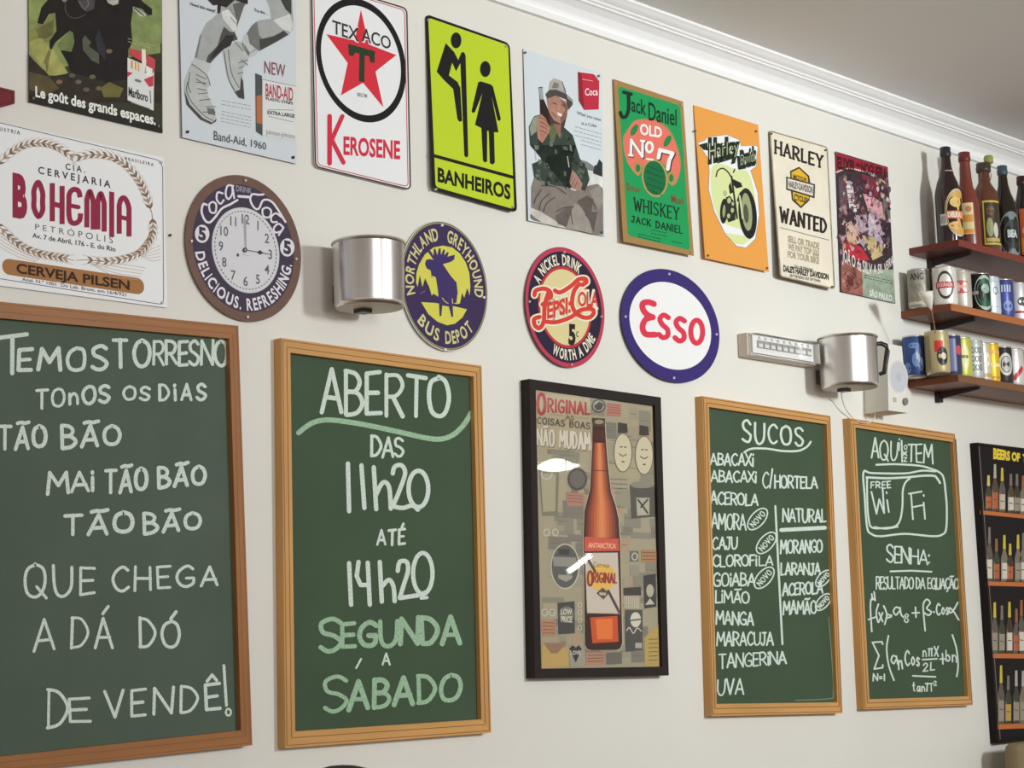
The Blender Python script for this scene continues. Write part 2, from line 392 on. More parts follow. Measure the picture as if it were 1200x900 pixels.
# ================================================================== chalkboards
def board(label, outer, inner, wood, woodh, face, off=.022):
    fp = wallp(off); T = thing('chalkboard', label, 'chalkboard', q_base(outer, fp), 'wood framed chalkboards on the wall')
    bp = wallp(.011)
    p = Part('board_panel', T, bp); q = inset(inner, -4); p.slab(q, face, .010); p.build()
    for i in range(4):
        a, b, c, d = outer[i], outer[(i+1) % 4], inner[(i+1) % 4], inner[i]; m = woodh if i % 2 == 0 else wood
        p = Part('frame_rail', T, fp); p.slab([a, b, c, d], m, off-.0005)
        e = lambda s, t, k: (s[0]+(t[0]-s[0])*k, s[1]+(t[1]-s[1])*k)
        for k in (.16, .62): p.stroke([e(a, d, k), e(b, c, k)], .8, mat((128, 80, 44), .5), 1, cap=False)
        p.build()
    return T, bp.fwd(.0003)

# --- first board
T, bp = board('largest dark green chalkboard, lettered TEMOS TORRESNO, at the left end of the row',
    [(-34, 350), (279.3, 381.7), (295.7, 873.3), (-30, 908.5)], [(-18, 371), (268.8, 396.7), (282.6, 855.8), (-14, 888.3)], WOOD_D, WOOD_DH, BOARD)
a, b = Z(0, 340, 3), Z(0, 600, 3); p = Part('chalk_writing', T, bp)
p.hand('T', a.q(-6, 168, 292, 92, 156, 288), 5, CHALK); p.hand('EMOS', a.q(65, 212, 282, 375, 195, 280), 5, CHALK)
p.hand('TO', a.q(400, 172, 268, 525, 178, 266), 5, CHALK); p.hand('RRESNO', a.q(539, 182, 262, 798, 180, 266), 4, CHALK, gap=.14)
p.hand('TOnOS', a.q(128, 352, 415, 385, 332, 390), 4, CHALK, gap=.3); p.hand('OS', a.q(435, 340, 386, 525, 340, 385), 3.8, CHALK); p.hand('DiAS', a.q(560, 335, 388, 722, 330, 384), 3.8, CHALK, gap=.4)
p.hand('TÃO', a.q(-2, 480, 562, 160, 480, 550), 4.6, CHALK); p.hand('BÃO', a.q(218, 476, 555, 420, 476, 540), 4.6, CHALK)
p.hand('MAi', a.q(168, 642, 716, 330, 640, 706), 4.6, CHALK, gap=.12); p.hand('TÃO', a.q(372, 636, 716, 515, 628, 700), 4.6, CHALK); p.hand('BÃO', a.q(558, 624, 694, 720, 618, 680), 4.6, CHALK)
p.hand('TÃO', a.q(228, 795, 862, 465, 782, 850), 4.8, CHALK, gap=.3); p.hand('BÃO', a.q(507, 785, 856, 703, 782, 836), 4.4, CHALK)
p.hand('QUE', b.q(85, 180, 298, 332, 196, 284), 3.8, CHALK); p.hand('CHEGA', b.q(398, 192, 278, 765, 190, 255), 3.8, CHALK)
p.hand('A', b.q(118, 378, 490, 190, 378, 482), 3.8, CHALK); p.hand('DÁ', b.q(250, 374, 480, 395, 370, 474), 3.8, CHALK); p.hand('DÓ', b.q(490, 372, 474, 630, 384, 472), 3.8, CHALK)
p.hand('D', b.q(165, 620, 755, 238, 625, 745), 3.8, CHALK); p.hand('E', b.q(246, 655, 735, 318, 655, 735), 3.8, CHALK)
p.hand('VENDÊ', b.q(372, 632, 724, 772, 604, 694), 4, CHALK); p.stroke(b([(787, 540), (796, 680)]), 3.4, CHALK); p.stroke(b(ell(803, 704, 9, 12, n=12)), 2.4, CHALK, closed=True)
p.build()

# --- second board
T, bp = board('green chalkboard lettered ABERTO over opening hours, between the largest chalkboard and the bottle poster',
    [(329.5, 396), (564.3, 428.5), (575.6, 858.7), (334.5, 876.8)], [(340.3, 413.2), (555, 441.3), (564.2, 843.1), (346, 857.2)], WOOD_L, WOOD_LH, BOARD2)
a, b = Z(310, 380, 3.461), Z(310, 630, 3.332); p = Part('chalk_writing', T, bp)
p.hand('ABERTO', a.q(232, 186, 362, 748, 222, 380), 5.4, CHALK, gap=.16)
k = Part('chalk_underline', T, bp, 'pale green chalk line'); k.stroke(a(smooth([(138, 440), (190, 402), (250, 388), (330, 395), (430, 412), (560, 440), (660, 462), (720, 465), (770, 445), (810, 405), (838, 360)])), 6, CHALKG); k.build()
p.hand('DAS', a.q(432, 455, 536, 563, 462, 535), 3.6, CHALK, gap=.12)
p.build(); p = Part('chalk_hours', T, bp)
for s_ in ([(338, 565), (343, 758)], [(393, 572), (405, 745)], [(443, 580), (453, 750)], smooth([(453, 690), (480, 642), (505, 660), (512, 748)]), smooth([(520, 605), (528, 578), (555, 572), (570, 605), (545, 680), (520, 738)]), smooth([(520, 738), (560, 745), (600, 735), (622, 752)])): p.stroke(a(s_), 5.2, CHALK)
p.stroke(a(ell(624, 668, 40, 74, n=30)), 5.2, CHALK, closed=True)
p.build(); p = Part('chalk_writing', T, bp)
p.hand('ATÉ', a.q(458, 838, 896, 568, 832, 892), 3.2, CHALK)
p.build(); p = Part('chalk_hours', T, bp)
for s_ in ([(330, 100), (338, 262)], [(367, 95), (360, 150), (375, 185), (405, 185)], [(403, 98), (411, 262)], [(450, 95), (458, 250)], smooth([(458, 192), (485, 165), (503, 190), (508, 248)]), smooth([(520, 130), (528, 95), (555, 95), (560, 130), (545, 180), (528, 236)]), [(528, 236), (600, 225)]): p.stroke(b(s_), 5.2, CHALK)
p.stroke(b(ell(618, 140, 38, 80, n=30)), 5, CHALK, closed=True); p.stroke(b([(606, 222), (628, 212), (612, 236), (634, 234)]), 4, CHALK)
p.build(); p = Part('chalk_writing', T, bp)
p.hand('S', b.q(218, 320, 446, 300, 315, 440), 6.4, CHALKG); p.hand('EGUNDA', b.q(303, 336, 424, 762, 306, 412), 6, CHALKG, gap=.16)
p.hand('A', b.q(461, 452, 496, 489, 452, 496), 2.6, CHALK, wob=0); p.stroke(b([(377, 474), (358, 509)]), 2.4, CHALK)
p.hand('S', b.q(234, 545, 684, 322, 540, 670), 5.6, CHALKG); p.hand('ABADO', b.q(330, 560, 668, 762, 532, 632), 6, CHALKG, gap=.2)
p.build()

# --- third board
T, bp = board('tall green chalkboard listing SUCOS, juices in two columns, right of the bottle poster',
    [(823.2, 464), (973, 487.3), (987.3, 835.8), (834.3, 839.3)], [(830.8, 476.9), (968.8, 497.1), (981.2, 823), (840, 824.9)], WOOD_L, WOOD_LH, BOARD2)
a, b = Z(810, 450, 4.5), Z(810, 650, 4.5); p = Part('chalk_writing', T, bp)
p.hand('SUCOS', a.q(272, 192, 306, 592, 234, 324), 2.9, CHALK); p.stroke(a(smooth([(280, 360), (320, 341), (400, 341), (480, 353), (560, 353), (608, 333), (630, 305)])), 2.4, CHALK)
for wd_, z_, q_, w_ in (('ABACAXi', a, (102, 366, 424, 328, 370, 434), 2.2), ('ABACAXi', a, (106, 456, 514, 343, 464, 520), 2.2), ('C/', a, (377, 466, 545, 430, 458, 548), 2.1), ('HORTELA', a, (442, 480, 546, 664, 494, 550), 2.2), ('ACEROLA', a, (102, 564, 632, 350, 584, 640), 2.2),
    ('AMORA', a, (109, 682, 762, 288, 690, 772), 2.2), ('NATURAL', a, (483, 658, 728, 710, 662, 726), 2.2), ('CAJU', a, (113, 808, 872, 243, 808, 868), 2.2), ('MORANGO', a, (472, 824, 892, 690, 824, 886), 2.2),
    ('CLOROFi', b, (116, 4, 64, 345, 4, 58), 2.2), ('LA', b, (358, 8, 60, 430, 4, 54), 2), ('GOiABA', b, (119, 96, 166, 335, 100, 162), 2.2), ('LARANJA', b, (473, 46, 108, 680, 46, 104), 2.2), ('ACEROLA', b, (482, 152, 216, 692, 142, 202), 2.2), ('MAMÃO', b, (486, 246, 314, 660, 244, 310), 2.2),
    ('LiMÃO', b, (129, 190, 256, 305, 196, 252), 2.2), ('MANGA', b, (131, 296, 364, 328, 306, 370), 2.2), ('MARACUJA', b, (136, 410, 482, 432, 412, 476), 2.2), ('TANGERiNA', b, (149, 524, 600, 500, 512, 574), 2.2), ('UVA', b, (139, 658, 738, 275, 654, 734), 2.2)):
    p.hand(wd_, z_.q(*q_), w_, CHALK, gap=.14)
for z_, cx, cy in ((a, 350, 712), (a, 396, 838), (b, 385, 122), (b, 697, 126), (b, 696, 250)):
    k = 1 if cx < 600 else .78
    p.stroke(z_.e(cx, cy, 68*k, 36*k, -.85), 1.6, CHALK, closed=True)
    c_, s_ = math.cos(-.85), math.sin(-.85); R_ = lambda x, y: (cx+(x*c_-y*s_)*k, cy+(x*s_+y*c_)*k)
    p.hand('NOVO', z_([R_(-46, -13), R_(46, -13), R_(46, 15), R_(-46, 15)]), 1.4, CHALK)
p.stroke([(908.6, 593), (912, 660), (916.9, 755)], 2.4, CHALK); p.stroke(a([(475, 770), (705, 758)]), 4.6, CHALK)
p.stroke(b(smooth([(725, 330), (742, 560), (748, 735), (722, 760), (550, 768)])), .8, mat((125, 150, 130), .9)); p.build()

# --- fourth board
T, bp = board('small green chalkboard offering FREE WI FI with a chalked equation, under the white speaker',
    [(995.5, 490), (1119, 508.4), (1140, 826.4), (1012.5, 831.4)], [(1002.4, 501), (1116.8, 518), (1134.6, 816), (1019, 819.4)], WOOD_L, WOOD_LH, BOARD2)
a, b = Z(980, 480, 5), Z(980, 660, 5); p = Part('chalk_writing', T, bp)
p.hand('A', a.q(206, 160, 282, 248, 170, 282), 2.2, CHALK); p.hand('QU', a.q(256, 178, 298, 358, 194, 292), 2.1, CHALK); p.hand('i', a.q(366, 172, 240, 374, 172, 240), 1.8, CHALK)
p.stroke(a([(383, 182), (386, 305)]), 2, CHALK); p.hand('TEM', a.q(420, 204, 302, 566, 200, 314), 2.2, CHALK, gap=.14)
p.hand('NÃO', a([(396, 304), (398, 208), (414, 208), (414, 304)]), 1.3, CHALK)
for s_, w_ in (([(235, 323), (350, 320), (480, 328), (545, 343), (605, 368), (630, 405), (642, 500), (648, 580), (645, 690), (628, 728), (570, 742), (400, 728), (260, 742), (205, 728), (180, 685), (166, 500), (160, 366), (210, 372), (400, 374), (500, 358), (580, 362)], 2.3),
    ([(178, 397), (300, 402), (420, 396), (500, 388), (572, 388), (592, 405), (608, 430)], 2.6), ([(180, 400), (182, 550), (192, 655), (212, 692), (285, 694), (348, 682), (376, 640), (388, 560), (390, 475), (405, 428), (432, 402)], 2.2), ([(225, 688), (290, 698), (360, 686)], 2)): p.stroke(a(smooth(s_)), w_, CHALK)
p.hand('FREE', a.q(203, 424, 460, 318, 420, 458), 1.7, CHALK)
for s_ in ([(206, 482), (236, 610), (252, 525), (281, 606), (272, 468)], [(298, 530), (308, 600)], [(294, 484), (296, 490)], [(438, 490), (449, 642)], [(425, 493), (500, 480)], [(446, 572), (505, 560)], [(512, 545), (520, 640)], [(512, 500), (513, 506)]): p.stroke(a(s_), 2, CHALK)
p.hand('SENHA:', a.q(296, 790, 894, 548, 828, 906), 2.2, CHALK, gap=.1); p.stroke(b([(318, 48), (440, 44), (558, 50)]), 2.1, CHALK)
p.hand('RESULTADO DA EQUAÇÃO', b.q(233, 78, 150, 716, 92, 150), 1.7, CHALK, gap=.08)
for s_ in (smooth([(228, 218), (208, 206), (200, 255), (208, 400)]), [(188, 330), (232, 315)], [(208, 180), (212, 214)], [(222, 168), (227, 212)], smooth([(247, 240), (234, 290), (244, 345)]), [(250, 290), (272, 342)], [(272, 290), (248, 346)], smooth([(278, 250), (296, 300), (284, 358)]), [(300, 300), (324, 306)], [(302, 320), (322, 314)],
    smooth([(372, 265), (350, 258), (335, 282), (350, 303), (372, 278)]), smooth([(374, 260), (380, 300), (396, 318)]), [(445, 292), (486, 290)], [(464, 258), (467, 316)], smooth([(521, 396), (512, 300), (510, 240), (530, 212), (550, 232), (530, 264), (556, 285), (542, 305), (518, 292)]), [(570, 284), (574, 288)],
    smooth([(712, 230), (684, 280), (664, 290), (664, 262), (688, 284), (718, 332)]), [(272, 475), (267, 460), (212, 464), (250, 542), (222, 620), (272, 612), (272, 596)], smooth([(306, 425), (295, 500), (308, 600), (338, 686)]),
    smooth([(352, 548), (332, 542), (322, 568), (336, 588), (352, 562)]), [(352, 545), (360, 590)], [(364, 570), (366, 622)], smooth([(366, 585), (380, 572), (388, 618)]), [(505, 565), (590, 560)], [(622, 530), (625, 590)], [(608, 562), (636, 560)], smooth([(680, 420), (704, 500), (714, 600), (706, 664)]), [(448, 660), (582, 666)]): p.stroke(b(s_), 1.9, CHALK)
p.hand('8', b.q(398, 298, 348, 424, 298, 348), 1.5, CHALK); p.hand('Cos', b.q(588, 238, 304, 658, 238, 300), 1.9, CHALK)
p.hand('N=1', b.q(216, 648, 690, 284, 650, 686), 1.6, CHALK); p.hand('Cos', b.q(404, 512, 598, 488, 528, 602), 2, CHALK)
p.hand('npX', b.q(508, 492, 545, 598, 486, 545), 1.7, CHALK); p.hand('2L', b.q(508, 588, 634, 575, 582, 626), 1.6, CHALK); p.hand('bn', b.q(642, 510, 572, 704, 515, 582), 1.8, CHALK)
p.hand('tan', b.q(448, 700, 750, 518, 705, 750), 1.7, CHALK); p.hand('p', b.q(522, 692, 750, 566, 694, 752), 1.7, CHALK); p.hand('2', b.q(572, 690, 718, 588, 690, 716), 1.3, CHALK)
p.build()

# ================================================================== tin signs and posters
G1 = 'tin signs on the wall'
def sign(name, label, cat, q, otop, obot, m, pts=None, th=.0015, side=None, group=G1):
    pl = sheet(q, otop, obot); T = thing(name, label, cat, q_base(q, pl), group)
    p = Part('plate', T, pl); p.slab(pts or q, m, th, side); p.build()
    return T, pl
NZ = 0
def C(*rgb): return mat(rgb, .55, 0, .18, NZ, 45)
RED = C(196, 52, 66); GREY = C(120, 122, 122); INK = C(52, 48, 48)
def lines(p, z, xl, yl, xr, yr, n, dy, m, w=.7, seed=1, lay=1):   # rows of small print, broken into words
    r = random.Random(seed)
    for k in range(n):
        x = xl+(r.random()*.05)*(xr-xl)
        while x < xr:
            e = min(xr, x+(xr-xl)*r.uniform(.06, .16)); f = lambda X: yl+(yr-yl)*(X-xl)/(xr-xl)+k*dy
            p.stroke(z([(x, f(x)), (e, f(e))]), w, m, lay, cap=False); x = e+(xr-xl)*.035

# --- dark riding poster, cut by the top of the frame
z = Z(20, 0, 6.667); z1 = Z(0, 0, 5.4545)
q = [(32, -118), (189.5, -75), (190.5, 156), (34.7, 119.3)]
T, pl = sign('poster', 'dark green poster of a black horse, lettered Le goût des grands espaces', 'poster', q, .003, .004, C(56, 55, 40), group='advertising posters')
p = Part('picture', T, pl)
NZ = .28
p.fill([(33, -70), (188, -40), (188, 62), (34, 84)], C(138, 148, 92)); p.fill(z([(900, 0), (1130, 0), (1130, 340), (900, 330)]), C(126, 140, 88), 2)
p.fill(z([(90, 0), (240, 0), (170, 130), (100, 230)]), C(140, 152, 92), 2)
p.fill(z([(95, 240), (170, 190), (300, 90), (310, 250), (260, 330), (200, 320), (130, 380), (95, 360)]), C(128, 134, 74), 3)
p.fill(z([(95, 330), (190, 290), (260, 380), (290, 400), (330, 460), (400, 570), (330, 590), (250, 590), (200, 530), (110, 420)]), C(160, 160, 92), 4)
p.fill(z([(150, 230), (200, 200), (290, 150), (280, 270), (230, 300), (170, 300)]), C(104, 106, 62), 4)
p.fill(z([(320, 340), (410, 240), (440, 260), (445, 360), (420, 410), (330, 380)]), C(110, 124, 74), 4)
p.fill(z([(90, 420), (130, 470), (200, 540), (250, 600), (420, 570), (600, 600), (1130, 560), (1130, 800), (93, 800)]), C(48, 42, 32), 5)
p.fill(z([(60+34, 560), (250, 600), (330, 690), (230, 750), (95, 700)]), C(86, 76, 50), 6)
p.fill(z([(240, 0), (190, 60), (160, 180), (200, 190), (250, 110), (300, 100), (310, 240), (255, 320), (255, 380), (270, 388), (300, 330), (410, 240), (440, 255), (450, 330), (425, 405), (340, 390), (390, 480), (430, 570), (700, 640), (870, 620), (870, 390), (900, 330), (890, 180), (908, 50), (980, 70), (1020, 118), (1055, 116), (1055, 70), (990, 20), (970, 0), (900, -200), (820, -330), (520, -330), (420, -160), (330, -70)]), C(30, 25, 24), 7)
p.fill(z([(250, 385), (268, 392), (250, 470), (240, 560), (228, 560), (225, 500), (208, 490)]), C(118, 112, 72), 8)
p.fill(z([(905, 50), (1010, 110), (1000, 130), (960, 128), (905, 75)]), C(176, 178, 160), 8); p.stroke(z([(915, 62), (990, 120)]), 1.2, C(40, 36, 34), 9)
p.fill(z([(700, 0), (795, 0), (790, 30), (750, 42), (712, 24)]), C(168, 170, 160), 8); p.fill(z([(345, 0), (395, 0), (370, 20)]), C(140, 138, 132), 8)
p.stroke(z(smooth([(378, 30), (378, 80), (410, 130), (470, 140), (540, 110)])), .9, C(84, 78, 76), 8); p.fill(z([(470, 0), (610, 0), (600, 70), (545, 95), (500, 60)]), C(74, 68, 70), 8); p.stroke(z([(485, 10), (530, 80), (560, 30), (550, 0)]), .8, C(124, 116, 116), 9)
p.fill(z([(530, 275), (580, 330), (560, 360), (640, 420), (640, 500), (580, 470), (515, 390), (510, 310)]), C(82, 86, 72), 8); p.fill(z([(640, 230), (690, 370), (690, 470), (630, 400), (610, 300)]), C(48, 48, 58), 8)
for k, (x, y) in enumerate([(430, 590), (480, 640), (590, 600), (640, 690), (540, 700), (720, 400), (700, 680), (330, 640)]): p.fill(z(ell(x, y, 26, 18, n=7)), C(96+k*3, 94, 74), 8)
p.fill(z([(650, 690), (720, 640), (830, 690), (800, 760), (680, 760)]), C(104, 100, 52), 9)
p.fill(z1([(190, 600), (1038, 800), (1040, 850), (190, 652)]), C(38, 36, 32), 9)
p.build(); NZ = 0
p = Part('cigarette_pack_picture', T, pl)
for pts, c, l in (([(815, 368), (985, 440), (982, 708), (815, 640)], (214, 216, 214), 10), ([(832, 308), (905, 330), (992, 380), (990, 440), (975, 470), (940, 410), (828, 350)], (190, 72, 78), 11), ([(905, 312), (930, 316), (938, 470), (908, 470)], (226, 220, 206), 12), ([(832, 378), (892, 402), (892, 455), (832, 440)], (226, 218, 204), 12),
    ([(838, 384), (850, 388), (850, 440), (838, 436)], (196, 158, 72), 13), ([(862, 392), (872, 396), (872, 448), (862, 444)], (196, 158, 72), 13), ([(882, 400), (890, 403), (890, 455), (882, 452)], (196, 158, 72), 13), ([(816, 458), (850, 466), (816, 492)], (196, 60, 76), 13), ([(920, 508), (982, 482), (980, 550), (955, 556)], (196, 60, 76), 13), ([(930, 420), (975, 440), (970, 490), (920, 480)], (228, 228, 226), 12)): p.fill(z1(pts), C(*c), l)
p.text('Marlboro', z1.q(822, 555, 612, 945, 598, 650), C(46, 46, 50), 14, .02); p.stroke(z1([(960, 580), (965, 660)]), 1, GREY, 14); p.stroke(z1([(870, 512), (895, 520)]), 3, GREY, 14); p.stroke(z1([(840, 655), (955, 695)]), 1, GREY, 14)
p.build()
p = Part('lettering', T, pl); p.text('Le goût des grands espaces.', z1.q(226, 552, 616, 996, 735, 798), C(232, 232, 224), 11, .03); lines(p, z1, 815, 246, 1000, 300, 2, 18, C(170, 176, 140), .6, 3, 10); p.build()
screws(T, pl, z1([(216, 628), (1016, 806)]), 1.6, C(120, 116, 104))

# --- plaster poster with running legs
z = Z(200, 0, 8); z2 = Z(190, 0, 4)
q = [(207, -150), (346, -112), (347.5, 192), (213.7, 161)]
T, pl = sign('poster', 'pale blue poster of two running legs in laced boots, captioned 1960', 'poster', q, .004, .006, C(200, 207, 213), side=C(120, 126, 130), group='advertising posters')
p = Part('picture', T, pl); NZ = .1; LG, DG, MG, SK = C(186, 190, 190), C(58, 58, 58), C(122, 124, 122), C(160, 164, 163)
p.fill(z([(440, 130), (480, 60), (480, -120), (725, -160), (725, 30), (690, 60), (640, 200), (600, 300), (520, 440), (430, 520), (370, 600), (225, 545), (270, 340), (330, 220)]), SK, 1)
p.fill(z([(470, 110), (560, 60), (640, 200), (600, 300), (480, 130)]), C(146, 148, 146), 2); p.fill(z([(580, 40), (725, 0), (690, 50), (630, 230), (600, 300), (620, 190)]), C(98, 98, 96), 3)
p.fill(z([(475, 110), (540, 85), (622, 195), (615, 270), (590, 300), (490, 180)]), C(206, 208, 206), 4); p.stroke(z([(560, 160), (610, 220)]), .8, MG, 5)
p.fill(z([(500, 250), (560, 300), (600, 300), (630, 370), (570, 390), (490, 470), (420, 540), (370, 595), (330, 590), (350, 520), (440, 430), (470, 330)]), C(78, 78, 76), 4); p.fill(z([(520, 330), (600, 330), (560, 430), (480, 470), (400, 540), (360, 560), (430, 450)]), C(48, 47, 46), 5)
p.fill(z([(225, 540), (275, 340), (290, 320), (250, 540)]), C(120, 122, 120), 4)
p.fill(z([(350, 0), (400, -60), (500, -200), (740, -200), (722, 40), (600, 0), (525, 70), (440, 45), (400, 52)]), C(46, 42, 42), 6); p.fill(z([(440, 40), (475, 45), (465, 120), (438, 130)]), C(52, 46, 46), 6)
p.fill(z([(195, 595), (225, 545), (375, 595), (370, 640), (330, 720), (200, 640)]), LG, 6)
p.fill(z([(130, 760), (175, 650), (200, 590), (350, 700), (370, 800), (330, 850), (400, 1000), (430, 1110), (390, 1150), (300, 1110), (180, 980), (130, 860)]), C(180, 183, 181), 7)
for a in ([(200, 600), (330, 700), (372, 800)], [(240, 700), (330, 740)], [(240, 770), (335, 780)], [(240, 740), (330, 800)], [(250, 830), (340, 850)], [(260, 880), (350, 870)], [(270, 940), (370, 930)], [(160, 770), (150, 850), (200, 960), (310, 1080), (400, 1130)], [(180, 680), (165, 800), (190, 870)], [(330, 1000), (420, 1000)], [(300, 1050), (420, 1050)]): p.stroke(z(smooth(a)), .9, C(84, 84, 82), 8)
p.fill(z([(130, 850), (180, 980), (300, 1105), (390, 1150), (432, 1110), (425, 1140), (380, 1165), (280, 1120), (150, 980)]), C(70, 70, 68), 9); p.fill(z([(340, 1010), (410, 1020), (420, 1080), (350, 1070)]), C(104, 104, 102), 9)
p.fill(z([(880, -40), (1135, -90), (1150, 200), (1145, 280), (1105, 330), (1000, 390), (830, 480), (740, 420), (708, 320), (760, 240), (830, 190), (940, 175), (930, 80)]), SK, 2)
p.fill(z([(1020, -20), (1130, -60), (1132, 140), (1080, 90)]), C(62, 62, 60), 3); p.fill(z([(960, 190), (1120, 130), (1145, 230), (1130, 300), (1060, 280)]), C(204, 205, 203), 3)
p.fill(z([(708, 320), (760, 240), (810, 200), (830, 330), (880, 380), (1000, 330), (1060, 280), (1105, 325), (1000, 390), (830, 480), (740, 420)]), C(112, 114, 112), 4); p.fill(z([(830, 370), (960, 340), (1060, 290), (1100, 325), (980, 395), (840, 470)]), C(66, 66, 64), 5)
p.fill(z([(690, 330), (720, 320), (740, 410), (830, 480), (790, 520), (740, 540), (660, 430)]), LG, 6); p.stroke(z([(700, 430), (740, 500), (800, 460)]), .8, MG, 7)
p.fill(z([(490, 470), (570, 430), (600, 380), (680, 400), (740, 500), (720, 600), (680, 620), (670, 760), (690, 880), (690, 930), (640, 910), (580, 830), (530, 720)]), C(176, 180, 178), 6)
for a in ([(500, 480), (540, 720), (600, 850)], [(540, 470), (570, 680), (640, 820)], [(640, 590), (720, 560)], [(660, 560), (720, 610)], [(640, 640), (690, 620)], [(630, 690), (680, 680)], [(610, 400), (680, 480)]): p.stroke(z(smooth(a)), .9, C(90, 90, 88), 7)
p.fill(z([(660, 720), (680, 760), (692, 930), (640, 915), (600, 860), (650, 840)]), C(66, 66, 64), 8)
p.build(); NZ = 0
p = Part('plaster_box_picture', T, pl)
p.fill(z2([(437, 343), (468, 355), (470, 636), (440, 616)]), C(74, 80, 82), 6); p.fill(z2([(442, 450), (468, 445), (470, 582), (443, 576)]), C(178, 108, 66), 7); p.fill(z2([(470, 372), (628, 405), (629, 656), (471, 636)]), C(212, 214, 214), 6)
p.stroke(z2([(470, 372), (628, 405)]), .6, GREY, 7); p.text('BAND-AID', z2.q(485, 392, 450, 614, 414, 474), C(172, 60, 72), 8, .02); p.text('PLASTIC STRIPS', z2.q(486, 455, 467, 614, 479, 491), INK, 8, .03)
p.text('EXTRA LARGE', z2.q(494, 518, 534, 622, 536, 552), INK, 8, .03); p.stroke(z2([(500, 514), (615, 516)]), .6, GREY, 8); p.stroke(z2([(500, 545), (615, 572)]), .6, GREY, 8); p.text('Johnson-Johnson', z2.q(487, 606, 628, 622, 628, 650), GREY, 8)
p.build()
p = Part('lettering', T, pl); p.text('NEW', z2.q(480, 284, 342, 578, 304, 362), C(132, 74, 84), 8); p.text('Band-Aid, 1960', z2.q(243, 613, 655, 488, 670, 702), C(66, 70, 74), 8)
p.text('Need this many?', z.q(186, 22, 46, 420, 90, 118), C(80, 84, 88), 8, .02); p.text('Try this ...', z.q(784, 75, 104, 918, 122, 140), C(80, 84, 88), 8, .02)
lines(p, z2, 274, 470, 416, 496, 2, 18, GREY, .6, 5); lines(p, z2, 274, 520, 418, 550, 4, 16, GREY, .6, 6); p.build()
screws(T, pl, z2([(122, 617), (617, 737)]), 1.8, C(60, 60, 64))

# --- white star sign
q = [(364, -25), (477.5, 9.5), (481.8, 223.3), (369, 195.8)]
T, pl = sign('tin_sign', 'white tin sign with a red star in a black ring above the word KEROSENE', 'sign', q, .003, .008, WHITE, rquad(q, 6))
p = Part('border', T, pl); p.stroke(rquad(inset(q, .9), 5.5), 1.7, INK, 1, True); p.stroke(rquad(inset(q, 3.6), 5), 1, RED, 1, True); p.build()
z = z2; A = AF(190+932/4, 283/4, 52.9, .279, 71.3)
p = Part('star_emblem', T, pl); p.ring(A.circ(1), A.circ(.885), BLACK, 1)
p.fill(z([(932, 45), (968, 208), (1098, 258), (1000, 335), (1037, 503), (942, 388), (838, 447), (870, 295), (770, 160), (903, 190)]), C(206, 46, 62), 2)
p.fill(z([(872, 205), (998, 240), (996, 296), (976, 292), (970, 264), (950, 260), (948, 386), (922, 380), (925, 252), (905, 246), (895, 264), (875, 258)]), C(40, 58, 36), 3); p.build()
p = Part('lettering', T, pl)
p.text('TEX', z.q(798, 94, 154, 922, 134, 196), INK, 5, .012, (WHITE, .05)); p.text('ACO', z.q(936, 130, 192, 1072, 176, 232), INK, 5, .012, (WHITE, .05)); p.text('REG.TM', z.q(916, 434, 450, 960, 442, 458), GREY, 4, .02)
p.stroke(z([(785, 545), (785, 765)]), 5.6, C(204, 46, 70), 2); p.stroke(z([(845, 545), (795, 655), (850, 762)]), 5.2, C(204, 46, 70), 2)
p.text('EROSENE', z.q(850, 642, 722, 1116, 664, 744), C(204, 46, 70), 2, .03); p.build()

# --- toilets sign
z = Z(480, 0, 3.2125); q = z([(60, 52), (377, 163), (405, 801), (88, 712)])
YEL = C(184, 205, 44)
T, pl = sign('tin_sign', 'bright yellow-green BANHEIROS toilet sign with two black figures', 'sign', q, .003, .014, BLACK, rquad(q, 6))
p = Part('panel', T, pl); p.fill(rquad(z([(70, 66), (371, 170), (394, 788), (98, 704)]), 4), YEL, 1); p.stroke(z([(80, 583), (392, 668)]), 3.8, BLACK, 2, cap=False); p.build()
p = Part('man_pictogram', T, pl); p.fill(z(ell(175, 152, 20, 30)), BLACK, 2)
p.fill(z([(136, 162), (102, 270), (130, 302), (164, 335), (180, 448), (188, 459), (198, 455), (191, 330), (180, 308), (148, 284), (160, 236), (175, 268), (191, 238), (206, 586), (213, 593), (221, 588), (211, 210), (206, 197), (196, 196), (183, 226), (168, 196)]), BLACK, 2); p.build()
p = Part('woman_pictogram', T, pl); p.fill(z(ell(285, 260, 20, 30)), BLACK, 2)
p.fill(z([(258, 310), (268, 306), (306, 318), (314, 326), (344, 448), (338, 456), (331, 452), (309, 362), (335, 498), (318, 498), (321, 612), (312, 620), (302, 614), (298, 494), (292, 492), (292, 608), (284, 612), (276, 605), (270, 482), (246, 470), (274, 352), (246, 422), (238, 426), (233, 418)]), BLACK, 2); p.build()
p = Part('lettering', T, pl); p.text('BANHEIROS', z.q(106, 632, 682, 380, 698, 750), BLACK, 3, .035); p.build()
screws(T, pl, z([(72, 74), (366, 174), (391, 778), (101, 712)]), 1.4)

